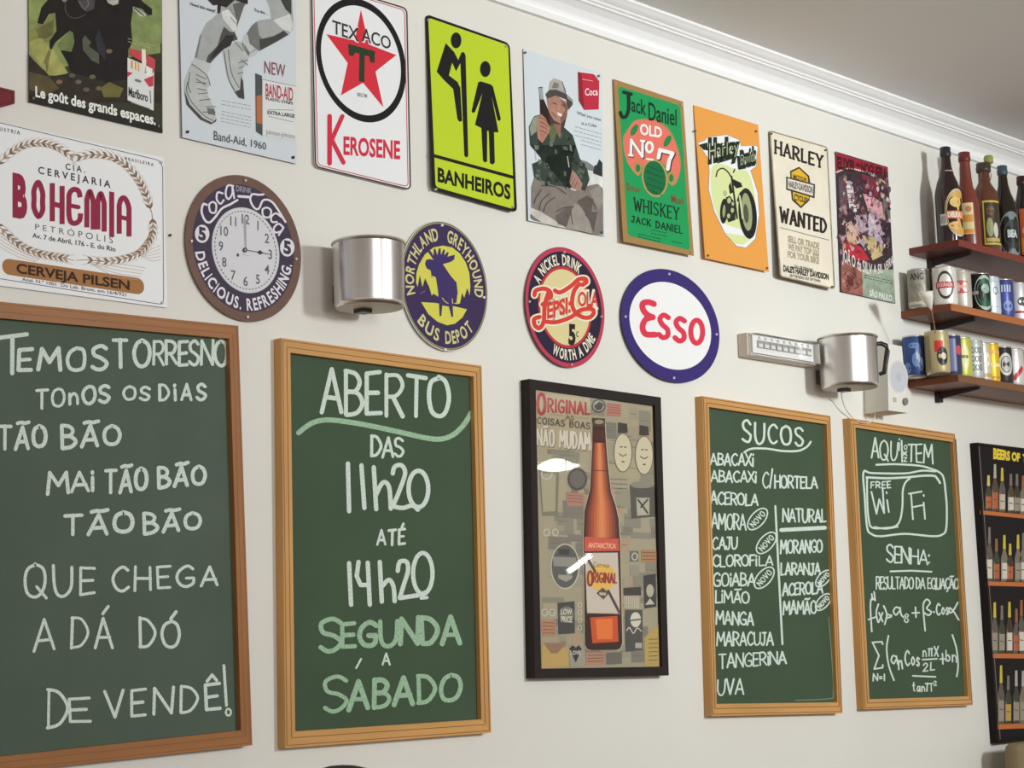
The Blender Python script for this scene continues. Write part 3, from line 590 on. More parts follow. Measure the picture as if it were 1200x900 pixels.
# --- man on a fishing trip
a, b = Z(610, 80, 8.18), Z(610, 170, 8.18); q = [(613.2, 57.2), (704.5, 86), (709, 276.8), (619, 258.5)]
T, pl = sign('poster', 'pale poster of a man in a hat and checked shirt holding a bottle', 'poster', q, .003, .006, C(203, 212, 218), side=C(110, 112, 116), group='advertising posters')
p = Part('picture', T, pl)
NZ = .16
p.fill(b([(640, 250), (790, 290), (795, 420), (640, 400)]), C(206, 208, 206), 1); p.fill(b([(575, 140), (640, 160), (700, 200), (700, 250), (600, 230)]), C(118, 122, 122), 2); p.fill(b([(695, 270), (705, 200), (730, 190), (755, 135), (785, 170), (785, 305)]), C(46, 50, 52), 3)
p.fill(b([(100, 400), (130, 310), (200, 340), (430, 400), (520, 440), (650, 390), (740, 370), (790, 420), (795, 860), (700, 855), (440, 795), (300, 720), (100, 600)]), C(126, 118, 112), 2)
p.fill(b([(100, 600), (200, 640), (400, 770), (380, 790), (180, 740), (95, 690)]), C(190, 186, 180), 3); p.fill(b([(95, 660), (200, 740), (130, 725), (95, 700)]), C(110, 108, 106), 3)
p.fill(b([(440, 790), (490, 640), (520, 560), (580, 590), (660, 720), (690, 850)]), C(148, 140, 132), 3); p.fill(b([(540, 540), (640, 480), (700, 520), (680, 640), (740, 640), (700, 840), (640, 680)]), C(92, 85, 80), 3)
p.fill(b([(330, 680), (430, 600), (500, 590), (440, 780), (360, 760)]), C(98, 91, 86), 3); p.fill(b([(660, 440), (760, 390), (790, 520), (760, 620), (720, 560)]), C(142, 134, 127), 4)
for s_ in ([(130, 560), (150, 500), (200, 430)], [(180, 620), (200, 540), (270, 470)], [(220, 640), (250, 560), (330, 500)], [(340, 640), (420, 600), (510, 590)], [(480, 640), (500, 760)], [(620, 660), (670, 730)], [(660, 520), (700, 560), (720, 620)], [(200, 390), (330, 400), (440, 470)]): p.stroke(b(smooth(s_)), 1.1, C(72, 66, 62), 4)
p.fill(b([(90, 0), (530, 0), (570, 130), (640, 230), (662, 330), (620, 440), (560, 420), (430, 400), (330, 390), (130, 310), (110, 180)])+a([(80, 560), (130, 460), (200, 440), (290, 540), (400, 550), (500, 640), (530, 735)][::-1]), C(54, 66, 58), 4)
rr = random.Random(4)
for k in range(34):
    x, y = rr.uniform(130, 480), rr.uniform(-150, 360); c = rr.choice([(38, 46, 42), (78, 94, 80), (104, 114, 100), (34, 40, 38)]); p.fill(b([(x, y), (x+rr.uniform(20, 50), y+8), (x+rr.uniform(20, 55), y+rr.uniform(30, 70)), (x+5, y+rr.uniform(30, 60))]), C(*c), 5)
for k in range(10):
    x, y = rr.uniform(520, 600), rr.uniform(60, 360); p.fill(b([(x, y), (x+30, y+10), (x+30, y+50), (x+5, y+40)]), C(*rr.choice([(38, 46, 42), (84, 98, 86)])), 5)
p.fill(a([(85, 570), (130, 470), (190, 450), (160, 600), (100, 650)]), C(138, 146, 130), 6); p.stroke(b([(450, 110), (465, 210)]), 1, C(196, 198, 192), 6); p.stroke(b([(140, 60), (150, 140)]), 1, C(190, 192, 186), 6)
p.fill(b([(470, 350), (495, 235), (530, 270), (595, 370), (575, 440), (500, 420)]), C(160, 124, 110), 6); p.fill(b([(440, 180), (495, 240), (470, 350), (480, 420), (440, 400)]), C(30, 28, 28), 6)
for k in range(3): p.stroke(b([(500+k*22, 290+k*30), (480+k*20, 350+k*28)]), .8, C(104, 76, 66), 7)
p.fill(a([(250, 280), (330, 250), (450, 330), (455, 400), (430, 480), (390, 535), (320, 500), (270, 420)]), C(166, 124, 108), 6); p.fill(a([(380, 300), (455, 350), (440, 460), (390, 535), (380, 470), (430, 400)]), C(128, 90, 78), 7)
p.fill(a([(350, 420), (400, 440), (390, 465), (360, 450)]), C(228, 222, 216), 8); p.stroke(a([(310, 330), (345, 345)]), 1.2, C(86, 60, 54), 8); p.stroke(a([(395, 350), (425, 360)]), 1.2, C(86, 60, 54), 8); p.fill(a([(365, 340), (385, 400), (355, 400)]), C(186, 142, 124), 8); p.stroke(a([(300, 420), (345, 470)]), 1, C(110, 78, 68), 8)
p.fill(a([(255, 400), (300, 380), (450, 430), (420, 560), (330, 600), (280, 600)]), C(70, 58, 50), 5); p.fill(a([(310, 530), (390, 540), (380, 680), (350, 620)]), C(140, 100, 86), 6); p.fill(a([(290, 540), (340, 560), (330, 680), (290, 700), (270, 620)]), C(96, 106, 74), 7)
p.fill(a([(240, 250), (280, 205), (340, 205), (440, 245), (500, 300), (500, 350), (460, 400), (440, 300), (340, 260), (260, 290)]), C(74, 70, 68), 9); p.fill(a([(275, 200), (285, 130), (325, 95), (390, 120), (430, 190), (440, 240), (350, 205)]), C(168, 162, 156), 9)
p.fill(a([(300, 190), (320, 130), (370, 150), (360, 190)]), C(120, 116, 112), 10); p.stroke(a([(400, 130), (430, 230)]), 1.2, C(110, 104, 100), 10); p.fill(a([(440, 245), (500, 300), (505, 330), (450, 290)]), C(150, 144, 138), 10)
p.fill(a([(180, 190), (212, 185), (220, 290), (275, 420), (285, 560), (240, 560), (190, 430), (185, 290)]), C(48, 32, 32), 9); p.fill(a([(175, 180), (210, 178), (222, 298), (190, 300)]), C(150, 156, 158), 10); p.stroke(a([(178, 185), (208, 184)]), 1.2, C(70, 72, 74), 11)
p.fill(a([(165, 470), (200, 440), (240, 480), (285, 570), (270, 620), (210, 720), (165, 670), (155, 590)]), C(170, 122, 104), 11)
for k in range(4): p.stroke(a(smooth([(175+k*4, 470+k*42), (230, 490+k*40), (262-k*4, 530+k*32)])), .9, C(112, 74, 62), 12)
p.build(); NZ = 0
p = Part('cooler_picture', T, pl); p.fill(a([(550, 40), (560, 25), (700, 50), (755, 125), (750, 395), (612, 400), (558, 310)]), C(184, 44, 64), 6); p.fill(a([(556, 22), (720, 50), (750, 100), (700, 55), (555, 35)]), C(222, 222, 222), 7); p.fill(a([(550, 40), (585, 50), (612, 400), (558, 310)]), C(140, 34, 48), 7)
p.text('Coca', a.q(618, 195, 260, 742, 190, 258), C(236, 214, 214), 8, .02); p.stroke(a([(595, 105), (690, 122)]), .8, C(220, 160, 166), 8); p.build()
p = Part('lettering', T, pl); p.text('What you want', a.q(540, 408, 440, 775, 482, 508), GREY, 6, .01); p.text('is a Coke', a.q(588, 510, 540, 730, 536, 566), GREY, 6, .01)
for k in range(5): lines(p, a, 510+(k > 2)*70, 555+k*42+(k > 2)*6, 775, 630+k*38, 1, 0, C(128, 132, 134), .6, k, 6)
p.build(); screws(T, pl, [(616, 61.5), (702, 89), (706, 272)], 1.4, C(90, 92, 96))

# --- green whiskey sign
z = Z(700, 70, 3.4636); q = z([(65, 78), (348, 170), (392, 796), (106, 738)])
T, pl = sign('tin_sign', 'green WHISKEY tin sign with a tan border and a salmon shield', 'sign', q, .004, .017, C(158, 124, 76))
p = Part('panel', T, pl); GR = C(30, 148, 84); p.fill(rquad(z([(84, 106), (336, 186), (378, 774), (124, 714)]), 4), GR, 1); p.build()
p = Part('shield_emblem', T, pl); SAL = C(222, 112, 96)
p.fill(z(smooth([(104, 330), (115, 295), (150, 250), (190, 240), (240, 250), (290, 290), (330, 370), (336, 430), (325, 490), (300, 510), (290, 450), (240, 405), (190, 425), (165, 470), (120, 410), (104, 330)])), SAL, 2); p.stroke(z(smooth([(104, 330), (150, 250), (240, 248), (295, 290), (334, 390), (332, 470), (305, 510)])), 1, C(166, 134, 78), 3)
p.fill(z(ell(233, 480, 52, 78, -.15)), C(176, 146, 88), 3); p.fill(z(ell(233, 480, 45, 70, -.15)), C(22, 104, 62), 4); lines(p, z, 200, 430, 266, 455, 5, 24, C(16, 60, 40), .9, 3, 5)
for x, y in ((165, 440), (300, 480)): p.fill(z(ell(x, y, 16, 26)), C(166, 140, 80), 3); p.fill(z(ell(x, y, 9, 16)), C(40, 120, 70), 4)
for x, y in ((150, 285), (285, 330)): p.fill(z(ell(x, y, 12, 26, .5)), C(40, 126, 70), 3)
p.build()
p = Part('lettering', T, pl); DK = C(20, 44, 34)
p.hand('J', z.q(94, 128, 235, 138, 140, 225), 4, DK, 5, wob=0); p.text('ack', z.q(138, 150, 208, 198, 165, 226), DK, 5, .01); p.text('Daniel', z.q(208, 172, 244, 322, 204, 268), DK, 5, .01)
p.text('OLD', z.q(173, 260, 302, 262, 276, 316), C(240, 232, 226), 6, .03); p.hand('N', z.q(136, 325, 388, 184, 330, 394), 3.4, C(246, 244, 240), 7, serif=.16, wob=0); p.hand('N', z.q(138, 328, 391, 187, 333, 397), 4.2, DK, 6, serif=.16, wob=0)
p.stroke(z(ell(211, 355, 13, 20)), 3, C(246, 244, 240), 7, True); p.stroke(z([(200, 402), (226, 406)]), 2, C(246, 244, 240), 7)
for m_, l_, d_, w_ in ((DK, 6, 3, 5.6), (C(246, 244, 240), 7, 0, 4.4)): p.stroke(z([(248+d_, 398+d_), (254+d_, 366+d_), (306+d_, 380+d_), (292+d_, 408+d_), (286+d_, 444+d_)]), w_, m_, l_)
p.hand('WHISKEY', z.q(150, 560, 612, 330, 602, 650), 1.7, DK, 3, serif=.14, wob=0); p.hand('JACK DANIEL', z.q(140, 634, 658, 345, 678, 706), 1.5, DK, 3, serif=.12, wob=0)
p.text('Sour', z.q(118, 498, 528, 178, 520, 540), C(120, 70, 44), 3, .02); p.text('Mash', z.q(300, 546, 578, 352, 562, 588), C(120, 70, 44), 3, .02)
lines(p, z, 218, 690, 285, 704, 2, 14, DK, .7, 2, 3); lines(p, z, 165, 706, 260, 728, 2, 12, DK, .8, 4, 3); lines(p, z, 300, 736, 345, 746, 1, 12, DK, .8, 5, 3); p.build()
screws(T, pl, z([(76, 96), (342, 182), (383, 784)]), 1.3)

# --- orange motorcycle sign
z = Z(810, 150, 5.29); q = [(813, 123), (888.5, 146.3), (901, 318.5), (826.5, 302.5)]
T, pl = sign('tin_sign', 'orange tin sign with a black motorcycle in a pale green oval', 'sign', q, .003, .014, C(222, 154, 74))
p = Part('motorcycle_emblem', T, pl); WG = C(226, 228, 232); CG = C(208, 216, 156); OUT = C(150, 140, 130)
p.fill(z([(40, 92), (85, 75), (100, 55), (220, 40), (300, 72), (310, 110), (395, 105), (415, 115), (405, 240), (370, 262), (415, 400), (425, 540), (400, 690), (340, 745), (280, 735), (210, 660), (140, 520), (105, 380), (110, 270), (105, 190)]), OUT, 1)
p.fill(z([(42, 94), (86, 78), (101, 58), (220, 43), (298, 75), (308, 113), (395, 108), (412, 117), (402, 238), (366, 262), (411, 400), (421, 540), (396, 687), (340, 741), (282, 731), (214, 658), (144, 518), (109, 380), (114, 270), (108, 190)]), WG, 2)
p.fill(z(smooth([(130, 240), (200, 225), (280, 260), (350, 270), (385, 370), (400, 480), (400, 600), (370, 640), (250, 610), (180, 570), (140, 470), (122, 370), (130, 240)])), CG, 3); p.fill(z([(210, 650), (330, 668), (370, 690), (320, 725), (265, 715)]), CG, 3)
for s_, w_ in ((smooth([(155, 300), (165, 265), (195, 250), (225, 270), (245, 300)]), 1.6), ([(262, 275), (270, 255)], 1.6), ([(250, 300), (285, 560)], 2.2)): p.stroke(z(s_), w_, C(46, 48, 38), 4)
p.fill(z([(250, 312), (310, 340), (318, 365), (280, 375), (260, 350)]), C(34, 36, 32), 5); p.fill(z([(232, 360), (245, 335), (258, 400), (240, 410)]), C(34, 36, 32), 5)
p.fill(z(ell(203, 515, 24, 78, .06)), C(36, 38, 34), 5); p.fill(z(ell(203, 515, 9, 40, .06)), C(150, 156, 112), 6); p.fill(z([(215, 430), (240, 420), (275, 470), (275, 570), (230, 585), (215, 540)]), C(44, 46, 40), 6)
for x, y, r in ((235, 450, 12), (255, 510, 10), (232, 545, 10), (210, 405, 12), (258, 470, 8)): p.fill(z(ell(x, y, r, r*1.5)), C(176, 182, 132), 7)
p.fill(z(ell(350, 530, 56, 158, -.09)), C(30, 32, 30), 6); p.fill(z(ell(345, 520, 32, 118, -.09)), C(150, 156, 118), 7); p.fill(z(ell(340, 530, 16, 60, -.09)), C(80, 84, 66), 8); p.stroke(z(smooth([(290, 450), (310, 400), (350, 390), (380, 430)])), 2.4, C(40, 42, 38), 8); p.stroke(z([(300, 420), (320, 560)]), 2, C(196, 200, 160), 9)
p.build()
p = Part('lettering', T, pl); GK = C(36, 44, 32)
p.fill(z([(48, 104), (100, 90), (105, 140), (75, 135)]), GK, 4); p.text('Harley', z.q(104, 82, 206, 302, 68, 160), GK, 4, .13); p.text('Harley', z.q(112, 92, 196, 294, 78, 150), C(176, 186, 148), 6, -.012); p.stroke(z([(165, 216), (285, 178)]), 1.5, GK, 5)
p.text('Davids', z.q(300, 156, 242, 404, 122, 212), GK, 4, .14); p.text('Davids', z.q(306, 166, 232, 398, 134, 204), C(176, 186, 148), 6, -.012); p.stroke(z([(292, 180), (298, 250), (330, 245)]), 3, GK, 6); p.build()
screws(T, pl, z([(28, 18), (405, 20), (108, 790), (474, 868)]), 1.3, C(120, 84, 44))

# --- wanted sign
z = Z(880, 130, 3.75); q = z([(80, 84), (337, 158), (370, 785), (128, 728)])
CREAM = mat((222, 214, 196), .5, noise=.07, nscale=14)
T, pl = sign('tin_sign', 'aged cream WANTED tin sign with a yellow and black shield', 'sign', q, .004, .022, CREAM, rquad(q, 3), side=C(110, 100, 84))
p = Part('border', T, pl); p.stroke(rquad(inset(q, .8), 3), 1.6, mat((150, 136, 110), .6, noise=.4, nscale=30), 1, True); p.build()
p = Part('shield_emblem', T, pl); GO = C(214, 172, 52)
p.fill(z([(172, 264), (212, 245), (256, 285), (262, 320), (258, 392), (220, 428), (180, 392), (176, 352)]), C(60, 54, 42), 2); p.fill(z([(178, 270), (212, 253), (250, 290), (255, 384), (220, 418), (186, 386)]), GO, 3)
p.fill(z([(155, 288), (282, 322), (280, 384), (155, 346)]), C(60, 56, 52), 4); p.fill(z([(161, 296), (275, 327), (273, 374), (161, 340)]), C(214, 208, 196), 5); p.text('HARLEY-DAVIDSON', z.q(164, 306, 333, 272, 335, 362), C(96, 88, 80), 6, .04)
p.text('MOTOR', z.q(186, 278, 298, 246, 296, 310), C(80, 64, 30), 6, .03); p.text('CYCLES', z.q(190, 364, 392, 250, 384, 404), C(80, 64, 30), 6, .04); p.build()
p = Part('lettering', T, pl); K = C(44, 38, 34)
p.hand('HARLEY', z.q(108, 130, 186, 314, 198, 250), 2.6, K, 2, serif=.16, wob=0); p.hand('WANTED', z.q(130, 424, 486, 330, 478, 536), 3.1, K, 2, serif=.16, wob=0); p.stroke(z([(128, 512), (343, 568)]), .8, C(110, 100, 88), 2)
TN = C(164, 150, 126)
for k, t_ in enumerate(('SELL OR TRADE', 'WE PAY TOP $$$', 'FOR YOUR BIKE')): p.text(t_, z.q(162, 548+k*34, 574+k*34, 300, 582+k*32, 608+k*32), TN, 2, .05)
p.text('CALL OR DROP INN', z.q(190, 676, 688, 272, 694, 706), K, 2, .03); p.text("DALE'S HARLEY DAVIDSON", z.q(142, 678, 704, 342, 718, 742), K, 2, .05); p.text('ON THE ROAD OUT OF TOWN', z.q(170, 716, 728, 305, 742, 754), K, 2, .03); p.build()
screws(T, pl, z([(92, 100), (330, 172), (360, 772)]), 1.2, C(90, 80, 70))

# --- old elixir poster
z = Z(970, 170, 4.737); q = z([(43, 35), (333, 122), (375, 880), (72, 815)])
T, pl = sign('poster', 'dark vintage poster with a red ELIXIR heading, nearest the bottle shelves', 'poster', q, .003, .004, C(62, 48, 54), group='advertising posters')
p = Part('picture', T, pl)
NZ = .3
p.fill(z([(46, 42), (331, 126), (334, 215), (270, 175), (190, 145), (110, 130), (48, 150)]), C(150, 40, 56), 1); p.stroke(z(smooth([(48, 152), (110, 130), (190, 144), (270, 172), (336, 226)])), 1.6, C(206, 184, 166), 2)
for pts, c in (([(60, 180), (100, 160), (110, 380), (70, 390)], (92, 76, 84)), ([(98, 200), (135, 205), (162, 370), (125, 375)], (206, 198, 198)), ([(190, 160), (290, 200), (280, 290), (230, 290), (200, 260)], (120, 46, 64)), ([(195, 270), (240, 280), (300, 320), (312, 400), (260, 420), (220, 350)], (206, 150, 164)),
    ([(225, 380), (270, 370), (300, 470), (290, 520), (220, 500)], (182, 170, 192)), ([(150, 390), (215, 385), (225, 470), (175, 500), (140, 450)], (172, 150, 160)), ([(100, 440), (130, 420), (190, 540), (130, 560), (105, 520)], (196, 164, 140)), ([(80, 500), (110, 530), (190, 570), (235, 640), (150, 640), (85, 580)], (176, 48, 60)),
    ([(190, 500), (300, 520), (310, 610), (250, 640), (215, 560)], (190, 168, 120)), ([(310, 400), (350, 420), (355, 560), (310, 600)], (54, 40, 46)), ([(305, 280), (345, 330), (350, 420), (312, 410)], (110, 104, 96)), ([(75, 640), (190, 690), (195, 838), (75, 812)], (150, 92, 82)), ([(190, 690), (365, 690), (372, 878), (195, 838)], (146, 160, 142)),
    ([(85, 690), (150, 680), (170, 760), (120, 810), (82, 770)], (178, 122, 108)), ([(105, 720), (145, 720), (140, 780), (110, 780)], (112, 60, 56))): p.fill(z(pts), C(*c), 3)
rr = random.Random(9)
for k in range(120):
    x, y = rr.uniform(70, 340), rr.uniform(190, 600); c = rr.choice([(44, 34, 40), (150, 112, 122), (118, 100, 110), (50, 40, 44), (140, 122, 112), (110, 50, 62), (70, 58, 66)]); p.stroke(z([(x, y), (x+rr.uniform(-14, 14), y+rr.uniform(5, 26))]), rr.uniform(.6, 1.4), C(*c), 4)
for k in range(190):
    x, y = rr.uniform(66, 345), rr.uniform(165, 600); r_ = rr.uniform(4, 12); g_ = .4+.6*(190 < x < 320 and 250 < y < 560 or x < 160 and y > 400)
    c = rr.choice([(60, 46, 54), (48, 38, 44), (120, 52, 66), (96, 80, 90)]) if rr.random() > g_*.8 else rr.choice([(190, 142, 156), (166, 150, 172), (182, 158, 126), (150, 118, 126), (84, 62, 72), (206, 186, 186)])
    p.fill(z([(x+r_*rr.uniform(.5, 1.3)*math.cos(t), y+r_*1.5*rr.uniform(.5, 1.3)*math.sin(t)) for t in (2*PI*i/7 for i in range(7))]), C(*c), 5+k*.01)
for k in range(12): x, y = rr.uniform(80, 180), rr.uniform(680, 800); p.stroke(z(smooth([(x, y), (x+16, y+20), (x-4, y+34)])), .9, C(98, 52, 50), 4)
for k in range(6): p.stroke(z([(100+k*6, 215+k*27), (132+k*5, 218+k*26)]), 1, C(60, 52, 56), 4)
p.build(); NZ = 0
p = Part('lettering', T, pl); p.text('ELIXIR', z.q(54, 66, 128, 152, 90, 148), C(60, 24, 32), 4, .04); p.text('de', z.q(156, 92, 118, 182, 98, 126), C(60, 24, 32), 4, .03); p.text('NOGUEIRA', z.q(186, 96, 150, 328, 136, 200), C(60, 24, 32), 4, .04)
arc_ = [(78, 570, 640), (130, 606, 668), (190, 640, 702), (250, 664, 724), (310, 660, 706), (366, 610, 660)]
for t_, (x0, t0, b0), (x1, t1, b1) in zip(('JOÃ', 'O da', 'SILV', 'A SIL', 'VEIRA'), arc_[:-1], arc_[1:]): p.text(t_, z.q(x0+3, t0, b0, x1-3, t1, b1), C(214, 206, 202), 6, .02)
lines(p, z, 195, 720, 360, 756, 2, 14, C(60, 66, 60), .8, 2, 5); p.text('SÃO PAULO', z.q(232, 806, 836, 358, 836, 866), C(206, 214, 202), 5, .04); p.build()
screws(T, pl, z([(50, 44), (86, 808)]), 1.2, C(120, 100, 100))

# --- wheat wreath sign
z = Z(0, 130, 3.75); q = [(-25, 137.5), (192, 184.7), (196, 360.7), (-25, 331.5)]
T, pl = sign('tin_sign', 'white rectangular CERVEJARIA tin sign with a wreath of wheat ears', 'sign', q, .003, .004, WHITE, side=C(150, 150, 152))
p = Part('border', T, pl); p.stroke(z([(-80, 34), (0, 52)]+smooth([(680, 212), (705, 224), (715, 255)])+smooth([(719, 825), (712, 846), (695, 848)])+[(0, 737), (-80, 722), (-80, 34)]), .8, C(70, 68, 84), 1); p.build()
p = Part('wheat_wreath', T, pl); BR, BR2 = C(128, 100, 80), C(176, 150, 126)
def wheat(path, ln, wd):
    pts = smooth(path, 3); p.stroke(z(pts), .8, BR, 2)
    for i in range(1, len(pts)-1):
        d = (Vector(pts[i+1])-Vector(pts[i-1])).normalized()
        for s_ in (-1, 1):
            nn = Vector((-d.y, d.x))*s_; b_ = Vector(pts[i]); tip = b_+d*ln+nn*wd; mid = b_+d*ln*.45+nn*wd*.9
            p.fill(z([tuple(b_), tuple(b_+d*ln*.55+nn*wd*.12), tuple(tip), tuple(mid)]), BR if i % 2 else BR2, 1); p.stroke(z([tuple(mid), tuple(tip+d*ln*.7+nn*wd*.4)]), .45, BR2, 1, cap=False)
wheat([(325, 205), (250, 160), (180, 142), (105, 152), (40, 190), (-30, 250)][::-1], 30, 15); wheat([(340, 205), (420, 192), (500, 208), (565, 250), (615, 315), (645, 380), (668, 450)][::-1], 30, 15)
wheat([(668, 455), (672, 520), (655, 570), (620, 615), (560, 645), (480, 660), (385, 655)], 28, 15); wheat([(-30, 480), (30, 540), (90, 590), (160, 622), (230, 638), (290, 648)], 30, 15)
for k in range(5): p.stroke(z(smooth([(380+k*8, 655+k*6), (500, 668+k*14), (640-k*8, 690+k*13)])), .5, BR2, 1); p.stroke(z(smooth([(-20, 520+k*16), (70, 580+k*14), (190-k*8, 640+k*6)])), .5, BR2, 1); p.stroke(z(smooth([(610, 630), (660, 610+k*12), (705, 590+k*16)])), .5, BR2, 1)
p.stroke(z([(290, 648), (325, 658)]), .7, BR, 1); p.stroke(z([(335, 656), (385, 655)]), .7, BR, 1); p.build()
p = Part('lettering', T, pl); BK = C(60, 52, 56)
for t_, q_, b_ in (('C I A .', (288, 230, 256, 374, 246, 272), .02), ('C E R V E J A R I A', (168, 244, 274, 486, 308, 338), .02), ('P E T R Ó P O L I S', (155, 496, 520, 496, 552, 582), -.005), ('Av. 7 de Abril, 176 - E. do Rio', (142, 536, 556, 508, 598, 618), .02), ('I N D Ú S T R I A', (-50, 64, 76, 88, 88, 104), .02), ('B R A S I L E I R A', (550, 202, 214, 675, 230, 243), .02), ('Anal. N.º 1001  Do Lab. Brom. em 16/4/921', (97, 732, 746, 555, 800, 815), .01)): p.text(t_, z.q(*q_), BK, 2, b_)
WR = C(142, 38, 66)
for t_, x0, x1 in (('B', 55, 120), ('O', 140, 197), ('H', 220, 283), ('M', 372, 468), ('I', 480, 502), ('A', 514, 577)):
    f = lambda x, o: 285+(x-55)*.195+o
    if t_ in 'MA':   # round shouldered letters
        for c0, c1 in ([(x0, (x0+x1)/2), ((x0+x1)/2, x1)] if t_ == 'M' else [(x0, x1)]):
            p.stroke(z([(c0+10, f(c0, 165)), (c0+10, f(c0, 40))]+smooth([(c0+10, f(c0, 40)), (c0+18, f(c0, 14)), ((c0+c1)/2, f(c0, 8)), (c1-18, f(c1, 14)), (c1-10, f(c1, 40))])+[(c1-10, f(c1, 165))]), 6, WR, 2, cap=False)
        if t_ == 'A': p.stroke(z([(x0+8, f(x0, 90)), (x1-8, f(x1, 90))]), 5, WR, 3, cap=False)
    elif t_ == 'O': p.stroke(z(smooth([(x0+10, f(x0, 84)), (x0+10, f(x0, 45)), ((x0+x1)/2, f(x0, 12)), (x1-10, f(x1, 45)), (x1-10, f(x1, 84)), (x1-10, f(x1, 125)), ((x0+x1)/2, f(x0, 162)), (x0+10, f(x0, 125)), (x0+10, f(x0, 84))])), 6, WR, 2)
    elif t_ == 'H':
        for q_ in ([(x0+10, f(x0, 0)), (x0+10, f(x0, 168))], [(x1-10, f(x1, 0)), (x1-10, f(x1, 168))], [(x0+8, f(x0, 90)), (x1-8, f(x1, 90))]): p.stroke(z(q_), 6, WR, 2, cap=False)
    else: p.text(t_, z.q(x0, f(x0, 0), f(x0, 168), x1, f(x1, 0), f(x1, 168)), WR, 2, .06)
p.stroke(z(smooth([(352, 380), (345, 352), (322, 345), (305, 365), (303, 400), (303, 450), (310, 485), (330, 494), (350, 480), (354, 450)])), 6, WR, 2, cap=False); p.stroke(z([(305, 415), (345, 423)]), 5, WR, 2)
p.build()
p = Part('caption_bar', T, pl); p.fill(rquad(z([(10, 646), (633, 738), (633, 810), (10, 716)]), 8.6, 8), C(160, 112, 66), 1); p.text('CERVEJA PILSEN', z.q(72, 670, 710, 570, 748, 786), C(56, 34, 26), 3, .03); p.build()
screws(T, pl, z([(711, 226), (716, 842)]), 1.7, C(180, 180, 184))

# --- maroon plaque, its end only
q = [(-70, 87), (17.5, 106.5), (17.5, 121), (-70, 140)]
pl = wallp(.006); T = thing('wall_plaque', 'maroon plaque with a pointed end, above the wheat wreath sign', 'plaque', q_base(q, pl))
p = Part('plate', T, pl); p.slab([(-70, 86), (-2, 101.5), (17.3, 106.3), (17.3, 121.3), (-2, 126.5), (-70, 139)], C(112, 40, 46), .006); p.build(); p = Part('edge_line', T, pl); p.stroke([(-60, 92), (-2, 105), (14.5, 109), (14.5, 119), (-2, 123), (-60, 134)], .8, C(84, 28, 34), 1); p.build()

# ================================================================== round signs
def rsign(name, label, cat, A, m, otop, obot, side=None):
    q = [A.p(-1, 1), A.p(1, 1), A.p(1, -1), A.p(-1, -1)]; pl = sheet(q, otop, obot)
    T = thing(name, label, cat, q_base(q, pl), G1 if cat == 'sign' else None); p = Part('plate', T, pl); p.slab(A.circ(1), m, .002, side); p.build(); return T, pl
# clock
A = AF(285, 291, 67.9, .171, 85.2, -.006); B = AF(287.8, 293.3, 39.6, .171, 49.8); z = Z(200, 190, 4.5)
T, pl = rsign('wall_clock', 'round dark wall clock with a brown rim and DELICIOUS REFRESHING lettering', 'clock', A, mat((104, 76, 64), .5, noise=.12, nscale=30), .004, .007)
LV = C(216, 214, 222)
p = Part('band', T, pl); p.fill(A.circ(.875), C(64, 54, 72), 1); p.build()
p = Part('dial', T, pl); p.fill(B.circ(1), C(198, 198, 202), 2); p.fill(B.circ(.97), C(205, 205, 209), 3)
for k in range(60):
    t = 2*PI*k/60; p.stroke([B.p(.91*math.cos(t), .91*math.sin(t)), B.p(.91*math.cos(t+.06), .91*math.sin(t+.06))], 1, C(90, 86, 100), 4, cap=False)
for k in range(1, 13):
    t = PI/2-2*PI*k/12; c = B.p(.73*math.cos(t), .73*math.sin(t)); g_ = glyphs(str(k), .015)[2]; w_ = (g_[1]-g_[0])*3.9; p.text(str(k), [(c[0]-w_, c[1]-5.3-.17*w_), (c[0]+w_, c[1]-5.3+.17*w_), (c[0]+w_, c[1]+5.3+.17*w_), (c[0]-w_, c[1]+5.3-.17*w_)], C(96, 94, 104), 4, .015)
p.fill(z(ell(354, 490, 7, 9)), C(80, 78, 86), 4); lines(p, z, 375, 486, 415, 494, 1, 8, C(160, 160, 166), .7, 1, 4); p.build()
p = Part('hour_hand', T, pl); p.stroke(z([(395, 463), (515, 485)]), 1, C(58, 54, 60), 6); p.fill(z([(455, 474), (472, 464), (490, 480), (470, 488)]), C(58, 54, 60), 6); p.build()
p = Part('minute_hand', T, pl); p.fill(z([(391, 463), (383, 300), (390, 285), (399, 300), (400, 463)]), C(160, 158, 162), 5); p.build()
p = Part('hub', T, pl.fwd(.003)); p.slab(z(ell(394, 463, 10, 13)), C(70, 66, 72), .003); p.fill(z(ell(394, 463, 5, 6)), C(150, 148, 152), 1); p.build()
p = Part('lettering', T, pl); A.arc(p, 'DELICIOUS.', 191, 267, .69, .845, LV, 3, .03, top=False); A.arc(p, 'REFRESHING.', 274, 352, .69, .845, LV, 3, .03, top=False)
for s_, w_ in (([(190, 225), (172, 222), (163, 260), (180, 305), (205, 318), (235, 290), (270, 245), (315, 222), (352, 200)], 2.6), ([(222, 210), (203, 225), (210, 262), (235, 265), (240, 225), (222, 210)], 2.2), ([(275, 165), (248, 160), (243, 195), (262, 220), (280, 200)], 2.2), ([(330, 125), (300, 125), (290, 170), (305, 195), (325, 165), (325, 125), (335, 190)], 2.2),
    ([(490, 170), (465, 172), (430, 170), (420, 200), (440, 240), (465, 245), (490, 200), (540, 215), (605, 315)], 2.4), ([(510, 240), (485, 250), (490, 285), (520, 290), (530, 258), (510, 240)], 2.2), ([(585, 290), (555, 270), (530, 290), (535, 315), (560, 315)], 2.2), ([(595, 345), (570, 325), (545, 345), (550, 370), (580, 365), (595, 345), (570, 385)], 2.2)): p.stroke(z(smooth(s_)), w_, LV, 3)
